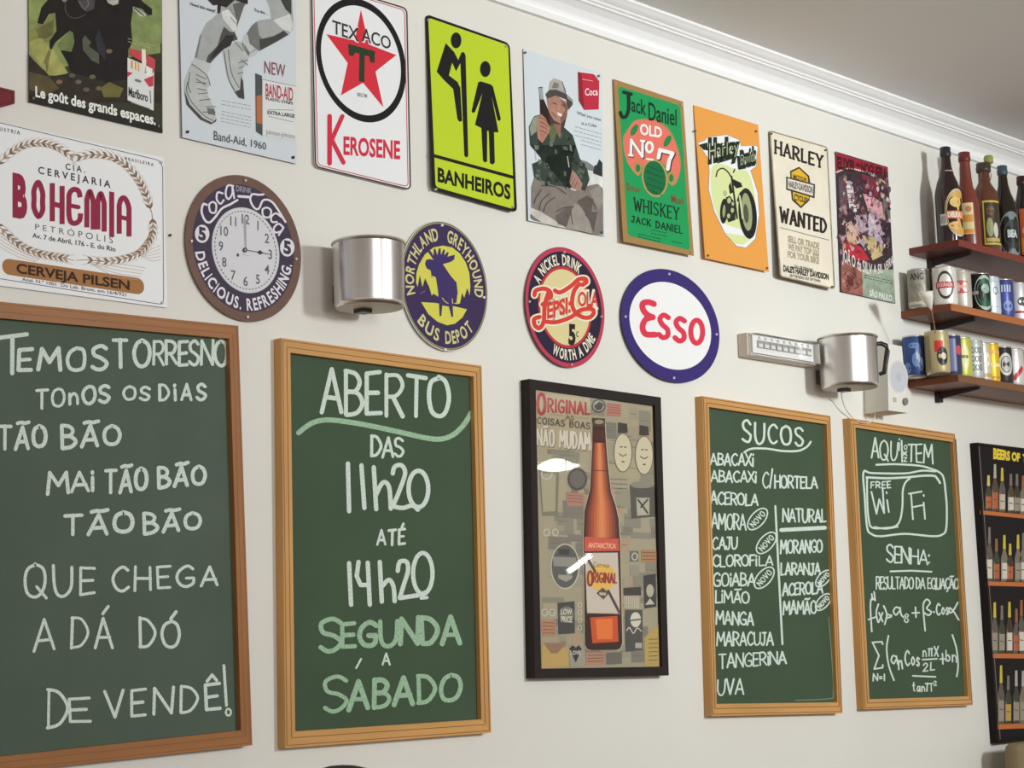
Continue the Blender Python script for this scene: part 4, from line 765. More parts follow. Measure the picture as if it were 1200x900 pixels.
p.text('DRINK', z.q(345, 122, 152, 428, 138, 166), C(150, 146, 160), 3, .02); p.stroke(z([(358, 180), (412, 184)]), 3, LV, 3)
for cx, cy in ((166, 378), (615, 450)): p.fill(z(ell(cx, cy, 38, 48)), LV, 3); p.text('5', z.q(cx-20, cy-36, cy+26, cx+20, cy-26, cy+36), C(64, 54, 72), 4, .05)
p.build(); screws(T, pl, z([(396, 96), (112, 416), (408, 816), (664, 510)]), 1.6)
# moose sign
A = AF(520.6, 335.2, 51.2, .17, 76, -.02); z = Z(370, 240, 5)
T, pl = rsign('tin_sign', 'round navy BUS DEPOT tin sign with a moose silhouette on yellow', 'sign', A, C(206, 206, 200), .004, .008)
NV, YM = C(56, 42, 88), C(206, 202, 84)
p = Part('band', T, pl); p.fill(A.circ(.975), C(150, 146, 96), 1); p.fill(A.circ(.955), C(58, 44, 82), 2); p.ring(A.circ(.985), A.circ(.975), C(60, 50, 70), 2); p.build()
p = Part('moose_emblem', T, pl); p.fill(z([(588, 455), (590, 400), (605, 350), (640, 290), (690, 250), (745, 239), (800, 250), (845, 285), (880, 340), (900, 400), (906, 475), (902, 530), (888, 487), (870, 545), (858, 515), (845, 578), (825, 582), (760, 560), (720, 540), (690, 520), (680, 532), (665, 480), (640, 430), (625, 482), (610, 410), (597, 480)]), YM, 3)
p.fill(z([(618, 570), (700, 575), (790, 590), (886, 612), (860, 660), (815, 697), (770, 706), (715, 686), (660, 640)]), YM, 3)
p.fill(z([(640, 345), (648, 322), (668, 318), (690, 322), (655, 272), (672, 268), (690, 298), (692, 258), (702, 258), (712, 296), (722, 255), (732, 255), (734, 294), (748, 262), (758, 264), (752, 296), (772, 276), (780, 280), (772, 304), (815, 292), (812, 320), (790, 335), (745, 348), (760, 370), (790, 415), (825, 455), (832, 510), (824, 575), (808, 575), (803, 600), (806, 656), (796, 658), (780, 596), (742, 590), (736, 652), (726, 652), (722, 580), (716, 500), (704, 425), (684, 415), (680, 432), (674, 385), (650, 372)]), C(62, 46, 100), 5)
p.stroke(z([(742, 545), (756, 566), (776, 578)]), .8, YM, 6); p.stroke(z([(800, 550), (802, 578)]), .8, YM, 6); p.stroke(z([(615, 520), (640, 505)]), .5, C(150, 130, 160), 6); p.build()
p = Part('lettering', T, pl); LY = C(204, 196, 138); A.arc(p, 'NORTHLAND', 196, 99, .70, .885, LY, 4, .025); A.arc(p, 'GREYHOUND', 83, -6, .70, .885, LY, 4, .025); A.arc(p, 'BUS', 224, 260, .70, .885, LY, 4, .025, top=False); A.arc(p, 'DEPOT', 270, 318, .70, .885, LY, 4, .025, top=False); p.build()
screws(T, pl, z([(743, 120), (762, 848), (988, 542)]), 1.5, WHITE)
# nickel drink sign
A = AF(662, 360.1, 46.4, .169, 70.2, -.02); z = Z(600, 270, 4.615)
T, pl = rsign('tin_sign', 'round A NICKEL DRINK tin sign with red script on cream', 'sign', A, C(178, 62, 84), .004, .010, C(120, 60, 70))
CR_ = C(212, 200, 148); p = Part('band', T, pl); p.fill(A.circ(.925), C(44, 34, 58), 1); p.ring(A.circ(.68), A.circ(.63), C(186, 52, 62), 2); p.fill(A.circ(.63), CR_, 3); p.build()
p = Part('lettering', T, pl); LW = C(226, 220, 196); A.arc(p, 'A NICKEL DRINK', 154, 58, .705, .875, LW, 4, .03); A.arc(p, 'WORTH A DIME', 246, 330, .705, .875, LW, 4, .03, top=False); p.build()
p = Part('script_emblem', T, pl); RD = C(206, 62, 52)
S3 = [([(200, 330), (178, 400), (172, 490), (150, 528), (125, 515), (120, 480), (150, 468)], 5), ([(122, 350), (130, 325), (175, 315), (208, 335), (205, 375), (165, 400)], 5), ([(172, 492), (240, 496), (320, 468), (370, 432), (430, 425), (442, 448), (420, 470), (385, 470), (345, 450)], 5), ([(232, 325), (262, 335), (320, 300), (360, 265), (395, 262), (402, 280), (380, 295)], 5), ([(365, 290), (335, 330), (325, 400), (345, 450)], 5)]
for m_, x_, l_ in ((LW, 4, 5), (RD, 0, 7)):
    for s_, w_ in S3: p.stroke(z(smooth(s_)), w_+x_, m_, l_)
p.text('EPSI:', z.q(190, 398, 476, 318, 360, 440), RD, 7, .04, (LW, .12)); p.text('OLA', z.q(358, 335, 408, 468, 335, 412), RD, 7, .03, (LW, .12)); p.text('5', z.q(306, 512, 612, 344, 515, 615), C(40, 32, 36), 7, .05); p.text('c', z.q(347, 530, 575, 360, 532, 577), C(60, 50, 50), 7); p.build()
screws(T, pl, z([(285, 118), (97, 385), (325, 727), (485, 466)]), 1.5)
# oval petrol sign
A = AF(785.5, 381.8, 57.6, .167, 66.1, -.047)
T, pl = rsign('tin_sign', 'oval white tin sign with a thick dark blue rim and four red letters', 'sign', A, C(58, 44, 110), .004, .010, C(60, 60, 70))
p = Part('panel', T, pl); p.fill(A.circ(.83, ry=.77), C(232, 236, 244), 1); p.build()
p = Part('lettering', T, pl); RD = C(212, 56, 78)
S4 = [([(768, 398), (738, 388), (708, 395), (708, 425), (730, 455), (762, 470)], 7), ([(762, 470), (725, 480), (706, 520), (722, 560), (775, 564)], 7)]
for dx, dy in ((0, 0), (87, 18)): S4.append(([(846+dx, 472+dy), (820+dx, 458+dy), (800+dx, 478+dy), (812+dx, 508+dy), (840+dx, 535+dy), (842+dx, 568+dy), (818+dx, 580+dy), (794+dx, 562+dy)], 6))
for s_, w_ in S4: p.stroke(z(smooth(s_)), w_, RD, 2)
p.stroke(z(ell(999, 548, 32, 62, n=40)), 6, RD, 2, True); p.build()
screws(T, pl, z([(852, 236), (616, 466), (878, 798), (1108, 562)]), 1.6, C(170, 168, 200))

# ================================================================== framed beer bottle print
fp = wallp(.026); a, b = Z(600, 430, 4.5), Z(600, 600, 4.5)
out_ = [(620.5, 444), (774.4, 465.6), (783.8, 791.6), (627, 795)]; inn = [(627.8, 455.8), (767.6, 475.3), (776, 781.2), (634.4, 783.6)]
T = thing('framed_print', 'black framed poster of one large brown beer bottle among old objects', 'picture', q_base(out_, fp))
FB = mat((44, 38, 37), .55, 0, .12)
for i in range(4): p = Part('frame_rail', T, fp); p.slab([out_[i], out_[(i+1) % 4], inn[(i+1) % 4], inn[i]], FB, .0255); p.build()
pp = wallp(.018); p = Part('print', T, pp); q = inset(inn, -3); p.slab(q, C(164, 154, 130), .017)
rr = random.Random(12)
for k in range(150):
    u, v = rr.uniform(0, .94), rr.uniform(.0, .96); w_, h_ = rr.uniform(.05, .2), rr.uniform(.02, .08); w_ = min(w_, .99-u); h_ = min(h_, .99-v)
    g = rr.choice([(150, 144, 124), (140, 134, 118), (166, 156, 130), (156, 148, 126), (128, 123, 110), (172, 148, 124)]); p.fill([lerp(inn, u, v), lerp(inn, u+w_, v), lerp(inn, u+w_, v+h_), lerp(inn, u, v+h_)], C(*g), 1+k*.02)
    if k % 2: p.stroke([lerp(inn, u+.01, v+h_/2), lerp(inn, u+w_*.8, v+h_/2)], .7, C(112, 106, 94), 4.2)
p.fill(a([(126, 120), (412, 166), (415, 445), (130, 430)]), C(172, 158, 130), 5); p.fill(b([(160, 690), (300, 720), (300, 815), (156, 826)]), C(186, 158, 96), 5); p.fill(b([(700, 660), (775, 590), (788, 815), (700, 815)]), C(182, 156, 92), 5); p.fill(a([(742, 205), (768, 208), (778, 640), (752, 640)]), C(178, 160, 104), 5)
for cx, cy in ((585, 452), (697, 466)): # two shakers with faces
    p.fill(a(ell(cx, cy, 50, 104)), C(104, 100, 90), 6); p.fill(a(ell(cx, cy, 45, 99)), C(196, 186, 158), 7); p.fill(a([(cx-24, cy-160), (cx+22, cy-152), (cx+26, cy-105), (cx-26, cy-105)]), C(70, 66, 60), 8); p.stroke(a(smooth([(cx-20, cy+5), (cx, cy+18), (cx+18, cy+8)])), 1.2, C(96, 88, 76), 8); p.stroke(a([(cx-14, cy-30), (cx-4, cy-30)]), 1.4, C(96, 88, 76), 8); p.stroke(a([(cx+8, cy-30), (cx+16, cy-28)]), 1.4, C(96, 88, 76), 8); p.stroke(a([(cx-4, cy+48), (cx+6, cy+48)]), 1.6, C(96, 88, 76), 8)
p.fill(a([(143, 545), (248, 555), (240, 785), (160, 785)]), C(128, 122, 104), 6); p.fill(a([(152, 560), (232, 566), (228, 760), (164, 765)]), C(166, 158, 132), 7); p.stroke(a(ell(183, 565, 28, 26)), 1.6, C(188, 182, 164), 8, True)
p.fill(a(ell(345, 592, 52, 60)), C(84, 80, 76), 6); p.fill(a(ell(345, 592, 40, 46)), C(110, 104, 96), 7); p.fill(a([(285, 660), (382, 668), (382, 735), (290, 735)]), C(170, 128, 108), 6); lines(p, a, 295, 676, 375, 682, 3, 16, C(120, 80, 70), .8, 3, 7)
p.fill(a([(622, 620), (750, 620), (755, 790), (630, 800)]), C(88, 84, 76), 6); p.fill(a(ell(686, 622, 62, 18)), C(140, 134, 118), 7); p.fill(a([(655, 690), (725, 690), (725, 780), (660, 785)]), C(176, 170, 150), 7); p.stroke(a([(665, 700), (715, 770)]), 2, C(70, 66, 60), 8); p.stroke(a([(715, 700), (680, 740)]), 2, C(70, 66, 60), 8)
p.fill(a([(500, 188), (575, 198), (575, 262), (500, 258)]), C(176, 120, 106), 6); lines(p, a, 505, 196, 570, 204, 4, 14, C(120, 78, 70), .7, 8, 7)
p.fill(a(ell(457, 206, 37, 36)), C(70, 66, 60), 6); p.fill(a(ell(457, 206, 30, 29)), C(158, 150, 128), 7); p.fill(a([(432, 205), (462, 182), (484, 196), (470, 226), (445, 228)]), C(66, 62, 58), 8)
p.stroke(b(ell(280, 287, 74, 118)), 1.4, C(196, 190, 168), 7, True); p.fill(b(ell(280, 287, 70, 112)), C(96, 94, 90), 6); p.fill(b([(215, 235), (340, 240), (335, 290), (220, 285)]), C(146, 142, 132), 7); p.fill(b([(245, 330), (320, 335), (315, 352), (285, 368), (245, 350)]), C(160, 156, 144), 7); p.fill(b([(245, 195), (305, 195), (300, 225), (250, 225)]), C(70, 68, 66), 7)
p.fill(b([(240, 480), (330, 470), (332, 640), (245, 645)]), C(74, 72, 68), 6); p.fill(b(ell(288, 540, 38, 44)), C(120, 116, 108), 7); p.text('LOW', b.q(258, 512, 540, 318, 512, 540), C(200, 194, 176), 8, .04); p.text('PRICE', b.q(258, 550, 578, 318, 552, 582), C(200, 194, 176), 8, .04)
for k in range(4): p.stroke(b(ell(358, 490+k*40, 9, 13)), 1, C(196, 190, 168), 7, True)
for x, y in ((182, 108), (228, 108), (172, 530), (212, 530)): p.stroke(b(ell(x, y, 15, 17)), 1.6, C(190, 184, 166), 7, True)
p.fill(b([(155, 568), (232, 572), (228, 655), (160, 655)]), C(176, 132, 102), 6); lines(p, b, 162, 582, 225, 586, 4, 18, C(126, 84, 66), 1, 4, 7); p.fill(b([(165, 690), (292, 690), (240, 745), (205, 745)]), C(150, 116, 96), 6)
p.fill(b([(300, 705), (372, 700), (375, 815), (305, 815)]), C(158, 152, 138), 6); p.fill(b([(302, 720), (320, 702), (336, 715), (352, 702), (368, 722), (336, 795)]), C(56, 52, 50), 7); p.text('LOVE', b.q(308, 732, 752, 362, 732, 752), C(196, 190, 176), 8, .04)
p.fill(b([(588, 400), (680, 395), (682, 440), (588, 440)]), C(70, 66, 60), 6)
for k in range(8): p.stroke(b([(594+k*10, 445), (596+k*10, 505)]), 1, C(200, 194, 176), 7)
p.fill(b([(595, 515), (688, 515), (690, 728), (598, 735)]), C(82, 80, 76), 6); p.fill(b(ell(652, 568, 28, 40)), C(206, 200, 186), 7); p.stroke(b([(626, 572), (678, 566)]), 1.6, C(70, 66, 62), 8); p.stroke(b(smooth([(605, 625), (620, 610), (640, 640), (660, 612), (682, 628)])), 1.2, C(206, 200, 186), 7); p.fill(b([(650, 690), (685, 690), (685, 718), (650, 718)]), C(176, 170, 156), 7)
p.fill(b([(693, 335), (758, 325), (762, 500), (698, 510)]), C(66, 64, 60), 6); p.fill(b(ell(728, 415, 20, 34)), C(180, 172, 152), 7); p.fill(b([(702, 490), (728, 455), (752, 486)]), C(190, 184, 170), 7)
for x in (645,): p.fill(b([(620, 205), (668, 205), (668, 260), (622, 262)]), C(110, 106, 98), 6); p.fill(b([(624, 280), (670, 280), (670, 335), (626, 338)]), C(150, 144, 130), 6); p.stroke(b(ell(647, 235, 14, 18)), 1.4, C(196, 190, 170), 7, True)
p.fill(b([(682, 200), (762, 200), (764, 265), (684, 265)]), C(170, 128, 96), 6); lines(p, b, 686, 214, 758, 214, 3, 18, C(120, 76, 60), 1, 9, 7); p.fill(b([(390, 740), (490, 740), (490, 805), (390, 808)]), C(176, 134, 110), 6); lines(p, b, 396, 756, 484, 754, 3, 16, C(110, 74, 62), 1, 6, 7); p.fill(b([(496, 742), (580, 738), (580, 800), (498, 805)]), C(110, 106, 98), 6)
for k in range(6): p.stroke(b([(722, 672+k*22), (768, 670+k*22)]), .9, C(110, 90, 54), 6)
lines(p, a, 505, 590, 610, 595, 3, 24, C(96, 92, 84), .9, 4, 6); p.build()
p = Part('bottle_picture', T, pp)
L_ = a([(427, 272), (424, 330), (424, 400), (418, 520), (412, 640), (398, 700), (382, 760), (377, 900)])+b([(378, 150), (384, 700), (398, 724), (412, 728)]); R_ = a([(489, 275), (492, 330), (496, 400), (508, 540), (522, 660), (546, 730), (562, 800), (568, 900)])+b([(570, 150), (582, 690), (572, 718), (556, 726)])
p.stroke(L_, 1.6, C(196, 186, 162), 9); p.stroke(R_, 1.6, C(196, 186, 162), 9); p.fill(L_+R_[::-1], C(70, 40, 32), 10)
BC = lambda k: tuple((P_[0]+(Q_[0]-P_[0])*k, P_[1]+(Q_[1]-P_[1])*k) for P_, Q_ in zip(L_, R_))
for k, c in ((.07, (112, 56, 42)), (.13, (140, 70, 50)), (.2, (164, 84, 56)), (.28, (184, 102, 64)), (.36, (198, 120, 74)), (.43, (206, 136, 86))): p.fill(list(BC(k)[2:8])+list(BC(1-k)[2:8])[::-1], C(*c), 11+int(k*12))
p.fill(a([(426, 330), (492, 330), (494, 392), (424, 388)]), C(84, 48, 38), 17); p.fill(a([(424, 268), (492, 272), (490, 318), (426, 314)]), C(84, 66, 56), 17); p.fill(a(ell(459, 290, 24, 12)), C(156, 140, 120), 18); p.stroke(a([(424, 545), (508, 548)]), .8, C(84, 44, 34), 18)
p.fill(b([(388, 545), (572, 545), (578, 690), (565, 722), (405, 724), (386, 700)]), C(58, 34, 30), 17); p.fill(b([(412, 556), (556, 548), (562, 684), (424, 692)]), C(196, 86, 42), 18); p.fill(b([(440, 566), (530, 562), (530, 670), (450, 672)]), C(216, 122, 58), 19)
p.build()
p = Part('bottle_label_picture', T, pp); p.fill(b([(382, 130), (562, 140), (566, 205), (383, 208)]), C(196, 92, 72), 20); p.text('ANTARCTICA', b.q(402, 162, 188, 548, 168, 192), C(226, 186, 156), 21, .02); p.fill(b([(384, 216), (558, 214), (570, 538), (396, 534)]), C(196, 184, 170), 20); p.stroke(b([(396, 536), (570, 540)]), 1.4, C(84, 48, 38), 21)
p.fill(b(ell(475, 345, 74, 72)), C(214, 176, 92), 21); p.text('Cerveja', b.q(430, 262, 290, 515, 272, 292), C(120, 110, 60), 22); p.hand('O', b.q(400, 312, 388, 424, 314, 388), 2.6, C(150, 56, 52), 22, wob=0); p.hand('RIGINAL', b.q(430, 318, 370, 552, 326, 374), 1.9, C(150, 56, 52), 22, serif=.12, wob=0)
p.fill(b([(445, 428), (478, 398), (512, 428), (482, 462)]), C(96, 84, 80), 22); p.fill(b([(460, 424), (496, 426), (494, 440), (462, 438)]), C(190, 176, 150), 23); p.stroke(b([(400, 250), (438, 312)]), 3, C(92, 74, 68), 23); p.stroke(b([(508, 416), (566, 528)]), 3, C(92, 74, 68), 23); p.build()
p = Part('lettering', T, pp); MR = C(160, 60, 58); p.hand('O', a.q(136, 140, 248, 174, 146, 248), 4, MR, 6, wob=0); p.hand('RIGINAL', a.q(190, 168, 236, 408, 192, 250), 2.8, MR, 6, serif=.13, wob=0)
p.text('AS', a.q(278, 252, 278, 328, 258, 280), C(90, 84, 74), 6, .02); p.stroke(a([(200, 250), (270, 258)]), .7, GREY, 6); p.stroke(a([(335, 266), (405, 274)]), .7, GREY, 6); p.hand('COISAS BOAS', a.q(134, 266, 298, 410, 296, 328), 1.6, C(84, 78, 70), 6, serif=.12, wob=0)
p.hand('NÃO MUDAM', a.q(136, 330, 414, 414, 352, 440), 3.4, C(110, 104, 94), 6, serif=.1, wob=0); p.hand('NÃO MUDAM', a.q(134, 328, 410, 412, 350, 436), 2.6, C(204, 196, 178), 7, serif=.1, wob=0); p.build()
p = Part('glass', T, wallp(.0212)); p.fill(inset(inn, -2)[::-1], glass_pane(), 0); p.build()

# ================================================================== beers of the world print, cut by the right edge
u0, z0, u1, z1 = None, None, None, None
fp = wallp(.025); tl, bl = at(1145.3, 518.6, fp), at(1169.6, 871.2, fp); x0 = tl.x; xb = bl.x; yf = fp.a
def pb(s, t): # metres right of the frame's left edge, metres below its top -> pixel
    return px_of(x0+(xb-x0)*t/.82+s, yf, tl.z-(tl.z-bl.z)*t/.82)
T = thing('framed_print', 'black framed BEERS OF THE WORLD poster at the right edge of the photo', 'picture', (x0+.3, D, bl.z))
KB = mat((30, 26, 26), .55, 0, .12); o4 = [pb(0, 0), pb(.6, 0), pb(.6, .82), pb(0, .82)]; i4 = [pb(.006, .006), pb(.594, .006), pb(.594, .814), pb(.006, .814)]
for i in range(4): p = Part('frame_rail', T, fp); p.slab([o4[i], o4[(i+1) % 4], i4[(i+1) % 4], i4[i]], KB, .0245); p.build()
pp = wallp(.020); p = Part('print', T, pp); p.slab(inset(i4, -2), mat((28, 23, 25), .55, 0, .12), .0195); OR = C(188, 108, 56); e1, e2 = Z(1120, 500, 4.7375), Z(1120, 690, 4.2875)
fx = lambda x, y0, sl: y0+(x-1150)*sl
rows = [(598, .10, 22/4.74), (681, .03, 5), (765.5, .01, 5.6), (849.5, -.04, 6)]
XE = lambda y: pb(.59, (y-518)/353*.82)[0]
for y0_, sl, h_ in rows:
    xs = {0: 1148.5, 1: 1154.8, 2: 1161.5, 3: 1167.8}[rows.index((y0_, sl, h_))]; xe_ = XE(y0_); p.fill([(xs, fx(xs, y0_, sl)), (xe_, fx(xe_, y0_, sl)), (xe_, fx(xe_, y0_+h_, sl)), (xs, fx(xs, y0_+h_, sl))], OR, 1)
p.stroke(pbp := [pb(.009, .01), pb(.014, .81)], .8, C(120, 108, 100), 1); p.build()
rr = random.Random(31); n_ = 0
known = {0: [(182, 270), (218, 208), (258, 228), (306, 262), (340, 262), (374, 272)], 1: [(187, 558), (226, 622), (270, 602), (302, 650), (346, 600), (375, 590)]}
for k, (y0_, sl, h_) in enumerate(rows):
    if k < 2: tops = [e1([t])[0] for t in known[k]]
    elif k == 2: tops = e2([(196, 68), (232, 84), (270, 66), (305, 100), (330, 56)])
    else: tops = e2([(228, 385), (264, 436), (304, 410), (338, 412)])
    x = tops[-1][0]+9; base = tops[0]
    while x < XE(y0_)-5: tops.append((x, fx(x, y0_, sl)-rr.uniform(40, 54))); x += rr.uniform(8, 10)
    p = Part('printed_bottles', T, pp)
    for x, y in tops:
        yb = fx(x, y0_, sl)-.5; H_ = yb-y; w_ = 3.9; c = rr.choice([(96, 86, 78), (70, 56, 44), (120, 112, 96), (84, 70, 52), (62, 66, 52)]); nk = rr.choice([(196, 176, 66), (170, 164, 158), (120, 112, 104), (204, 190, 96), (150, 96, 62)])
        p.fill([(x-1.2, y), (x+1.2, y), (x+1.5, y+H_*.32), (x+w_, y+H_*.5), (x+w_, yb), (x-w_, yb), (x-w_, y+H_*.5), (x-1.5, y+H_*.32)], C(*c), 3); p.fill([(x-1.3, y), (x+1.3, y), (x+1.7, y+H_*.3), (x-1.7, y+H_*.3)], C(*nk), 4); p.fill([(x-w_+.7, y+H_*.6), (x+w_-.5, y+H_*.6), (x+w_-.5, yb-3), (x-w_+.7, yb-3)], C(*rr.choice([(190, 180, 160), (206, 198, 184), (184, 150, 70), (150, 140, 124), (176, 96, 56)])), 5); p.stroke([(x-1.5, y+H_*.75), (x+2, y+H_*.76)], 1, C(84, 70, 60), 6); p.stroke([(x-w_*.6, y+H_*.55), (x-w_*.6, yb-2)], .5, C(150, 144, 134), 6)
    p.build()
p = Part('lettering', T, pp); xe = px_of(x0+.52, pp.a, tl.z-.07); p.text('BEERS OF', [(1164, 525.7), (1195.5, 532), (1195.5, 540.5), (1164, 537)], C(222, 196, 60), 3, .06); p.text('THE WORLD', [(1198.5, 532.6), (1236, 538), (1236, 546), (1198.5, 541)], C(222, 196, 60), 3, .06); p.build()

# ================================================================== aluminium mug lamps
def mug(label, cx, ytop, ybot, R, handle):
    off = R+.012; c = at(cx, ybot, wallp(off)); zt = at(cx, ytop, wallp(off)).z; H_ = zt-c.z
    T = thing('mug_wall_lamp', label, 'wall lamp', (c.x, D-off, c.z), 'aluminium mug lamps')
    p = Part('mug_body', T); p.lathe(c, [(0, .001), (R*.93, .001)], mat((176, 172, 166), .5, .8)); p.lathe(c, [(R*.93, .001), (R*.975, .004), (R*.985, .010)], ALU); p.lathe(c, [(R*.985, .010), (R, H_-.006)], ALU, 64); p.lathe(c, [(R-.002, H_-.002), (R*.965, .008), (0, .006)], ALU); p.build()
    p = Part('rolled_rim', T); p.lathe(c, [(R+.0032*math.cos(t), H_-.003+.0036*math.sin(t)) for t in (2*PI*k/10 for k in range(11))], ALU, 64); p.build()
    p = Part('wall_mount', T); p.box(c.x-.022, c.x+.022, D-.016, D-.0005, c.z+.02, c.z+.055, mat((90, 86, 80), .4, .6)); p.build(); p = Part('cable_gland', T); p.box(c.x-.014, c.x+.012, D-off+.005, D-off+.03, c.z-.006, c.z+.0005, mat((70, 66, 62), .4, .5)); p.build()
    if handle:
        d = Vector((.72, -.69, 0)); q = lambda r, z_: Vector((c.x, c.y, c.z+z_))+d*r
        p = Part('handle', T, label='black handle'); p.tube([q(R-.002, H_*.86), q(R+.012, H_*.87), q(R+.025, H_*.83), q(R+.028, H_*.72), q(R+.020, H_*.42), q(R+.016, H_*.3), q(R+.004, H_*.27)], [.005, .006, .0065, .007, .006, .006, .005], mat((38, 34, 34), .35), 12); p.build()
    return c, H_
mug('plain aluminium mug wall lamp without handle, beside the moose sign', 433, 284.5, 362, .069, False)
c2, _ = mug('aluminium mug wall lamp with a black handle, between emergency light and speaker', 996, 396, 455.5, .0745, True)

# ================================================================== emergency light
b0 = at(865, 418.5, wallp(0)); t0 = at(865, 391.5, wallp(0)); xr = at(960, 420, wallp(.045)).x; yb, zb, zt = D-.030, b0.z, t0.z
T = thing('emergency_light', 'long clear fronted emergency light on the wall left of the handled mug lamp', 'emergency light', (b0.x, D, zb))
p = Part('housing', T); p.box(b0.x, xr, yb, D-.0005, zb, zt, mat((196, 184, 170), .5), .003); p.build()
p = Part('reflector', T); SV = mat((196, 196, 194), .3, .5); zm = (zb+zt)/2; h = zt-zb
p.box(b0.x+.012, xr-.012, yb-.006, yb+.001, zb+.006, zt-.006, mat((226, 225, 222), .4)); p.build()
for k in range(9):
    xa = b0.x+.03+(xr-b0.x-.06)*k/8.6; w_ = (xr-b0.x-.06)/8.6*.72
    p = Part('led_cell', T); p.box(xa, xa+w_*1.2, yb-.009, yb-.005, zm-h*.12, zm+h*.20, mat((166, 164, 160), .35, .3)); p.box(xa+w_*.12, xa+w_*1.05, yb-.0105, yb-.008, zm-h*.09, zm+h*.06, mat((214, 214, 210), .3)); p.box(xa+w_*.3, xa+w_*.8, yb-.0125, yb-.006, zm+h*.27, zm+h*.36, mat((236, 236, 232), .3)); p.build()
p = Part('clear_cover', T); p.box(b0.x+.006, xr-.002, yb-.024, yb-.001, zb+.002, zt-.002, glass_pane(), .006); p.build()
p = Part('cover_lip', T); GL_ = mat((214, 212, 206), .25)
p.box(b0.x+.004, xr, yb-.006, yb, zt-.006, zt-.001, GL_); p.box(b0.x+.004, xr, yb-.006, yb, zb+.001, zb+.008, GL_); p.box(xr-.007, xr, yb-.02, yb, zb+.003, zt-.003, GL_); p.build()

# ================================================================== speaker and its cable
bl_ = at(1010, 485, wallp(0)); of = .082; fl = at(1041.7, 481, wallp(of)); fr = at(1064, 482, wallp(of)); zt = at(1041.7, 403, wallp(of)).z
T = thing('speaker', 'small white loudspeaker on the wall behind the mug lamp handle', 'speaker', (bl_.x, D, bl_.z)); SP = mat((214, 212, 204), .55)
p = Part('cabinet', T); xl, xr_ = bl_.x, fr.x
p.mesh([(xl+.012, D-.0005, fl.z), (xr_, D-.0005, fl.z), (xr_, D-of, fl.z), (xl, D-of, fl.z), (xl+.022, D-.0005, zt), (xr_-.004, D-.0005, zt), (xr_-.012, D-of, zt), (xl+.012, D-of, zt)], [(0, 1, 2, 3), (4, 5, 6, 7), (0, 3, 7, 4), (1, 2, 6, 5), (2, 3, 7, 6), (0, 1, 5, 4)], SP); p.build()
fp = wallp(of+.0005); cx, cy = 1053.3, 441.5
p = Part('speaker_cone', T, fp); p.slab(ell(cx, cy, 10.6, 19.5, -.08), mat((186, 188, 194), .7), .0015); p.ring(ell(cx, cy, 10.6, 19.5, -.08), ell(cx, cy, 9.6, 18, -.08), mat((204, 204, 204), .5), 1); p.fill(ell(cx, cy, 3, 5.6, -.08), mat((176, 178, 186), .6), 1); p.build()
p = Part('badge', T, fp); p.slab([(1046.6, 465.5), (1050.4, 466), (1050.6, 471.5), (1046.8, 471)], mat((176, 172, 150), .5), .001); p.build()
p = Part('volume_knob', T, wallp(of+.006)); p.slab(ell(1062, 470.5, 2.4, 4.4), mat((120, 118, 116), .4), .006); p.build()
pts = [at(x, y, wallp(o)) for x, y, o in ((986, 459.5, .05), (987, 468, .03), (991, 479, .02), (999, 489, .012), (1008, 494.5, .026), (1017, 495.5, .028), (1024, 491.5, .028), (1025.5, 484.5, .03))]
T = Part('cable'); T.tube([Vector(smooth([(q.x, q.y) for q in pts])[i]+(0,)) + Vector((0, 0, smooth([(q.z, 0) for q in pts])[i][0])) for i in range(len(smooth([(q.x, q.y) for q in pts])))], .0016, mat((206, 200, 190), .5), 8)
o = T.build(); o['label'] = 'thin pale cable hanging from the handled mug lamp to the white speaker'; o['category'] = 'cable'

# ================================================================== shelves
SH_R = mat((104, 50, 42), .45, noise=.15, nscale=30, stretch=(.1, 1, 1)); SH_B = mat((116, 66, 42), .45, noise=.18, nscale=30, stretch=(.1, 1, 1)); SH_F = mat((172, 106, 60), .4, noise=.14, nscale=30, stretch=(.1, 1, 1))
DEP, TH = .157, .019; shelf_top = []
for (qx, qy), lab, m0, m1 in (((1065.4, 299), 'top shelf, red brown wood, carrying the bottles', SH_R, mat((124, 58, 48), .4, noise=.12, nscale=30, stretch=(.1, 1, 1))), ((1056, 373), 'middle wooden shelf, orange edged, carrying cans, below the bottles', SH_B, SH_F), ((1064, 454.6), 'lowest wooden shelf, dark brown, carrying cans, next to the speaker', SH_B, mat((122, 82, 54), .45, noise=.14, nscale=30, stretch=(.1, 1, 1)))):
    a_ = at(qx, qy, wallp(0)); T = thing('wall_shelf', lab, 'shelf', (a_.x+.6, D, a_.z), 'wooden shelves at the right')
    p = Part('board', T); p.box(a_.x, a_.x+1.25, D-DEP+.003, D-.0005, a_.z, a_.z+TH, m0); p.build()
    p = Part('front_edging', T); p.box(a_.x, a_.x+1.25, D-DEP, D-DEP+.003, a_.z, a_.z+TH, m1); p.build()
    shelf_top.append((a_.x, a_.z+TH))
ST = mat((52, 44, 42), .5, .3); r0 = at(1090, 340, wallp(0)).x; zlo = at(1098, 472, wallp(0)).z
T = thing('shelf_upright', 'dark metal upright on the wall with arms under the shelves', 'bracket', (r0, D, zlo))
p = Part('rail', T); p.box(r0-.011, r0+.011, D-.014, D-.0005, zlo, shelf_top[0][1]-TH-.001, ST); p.build()
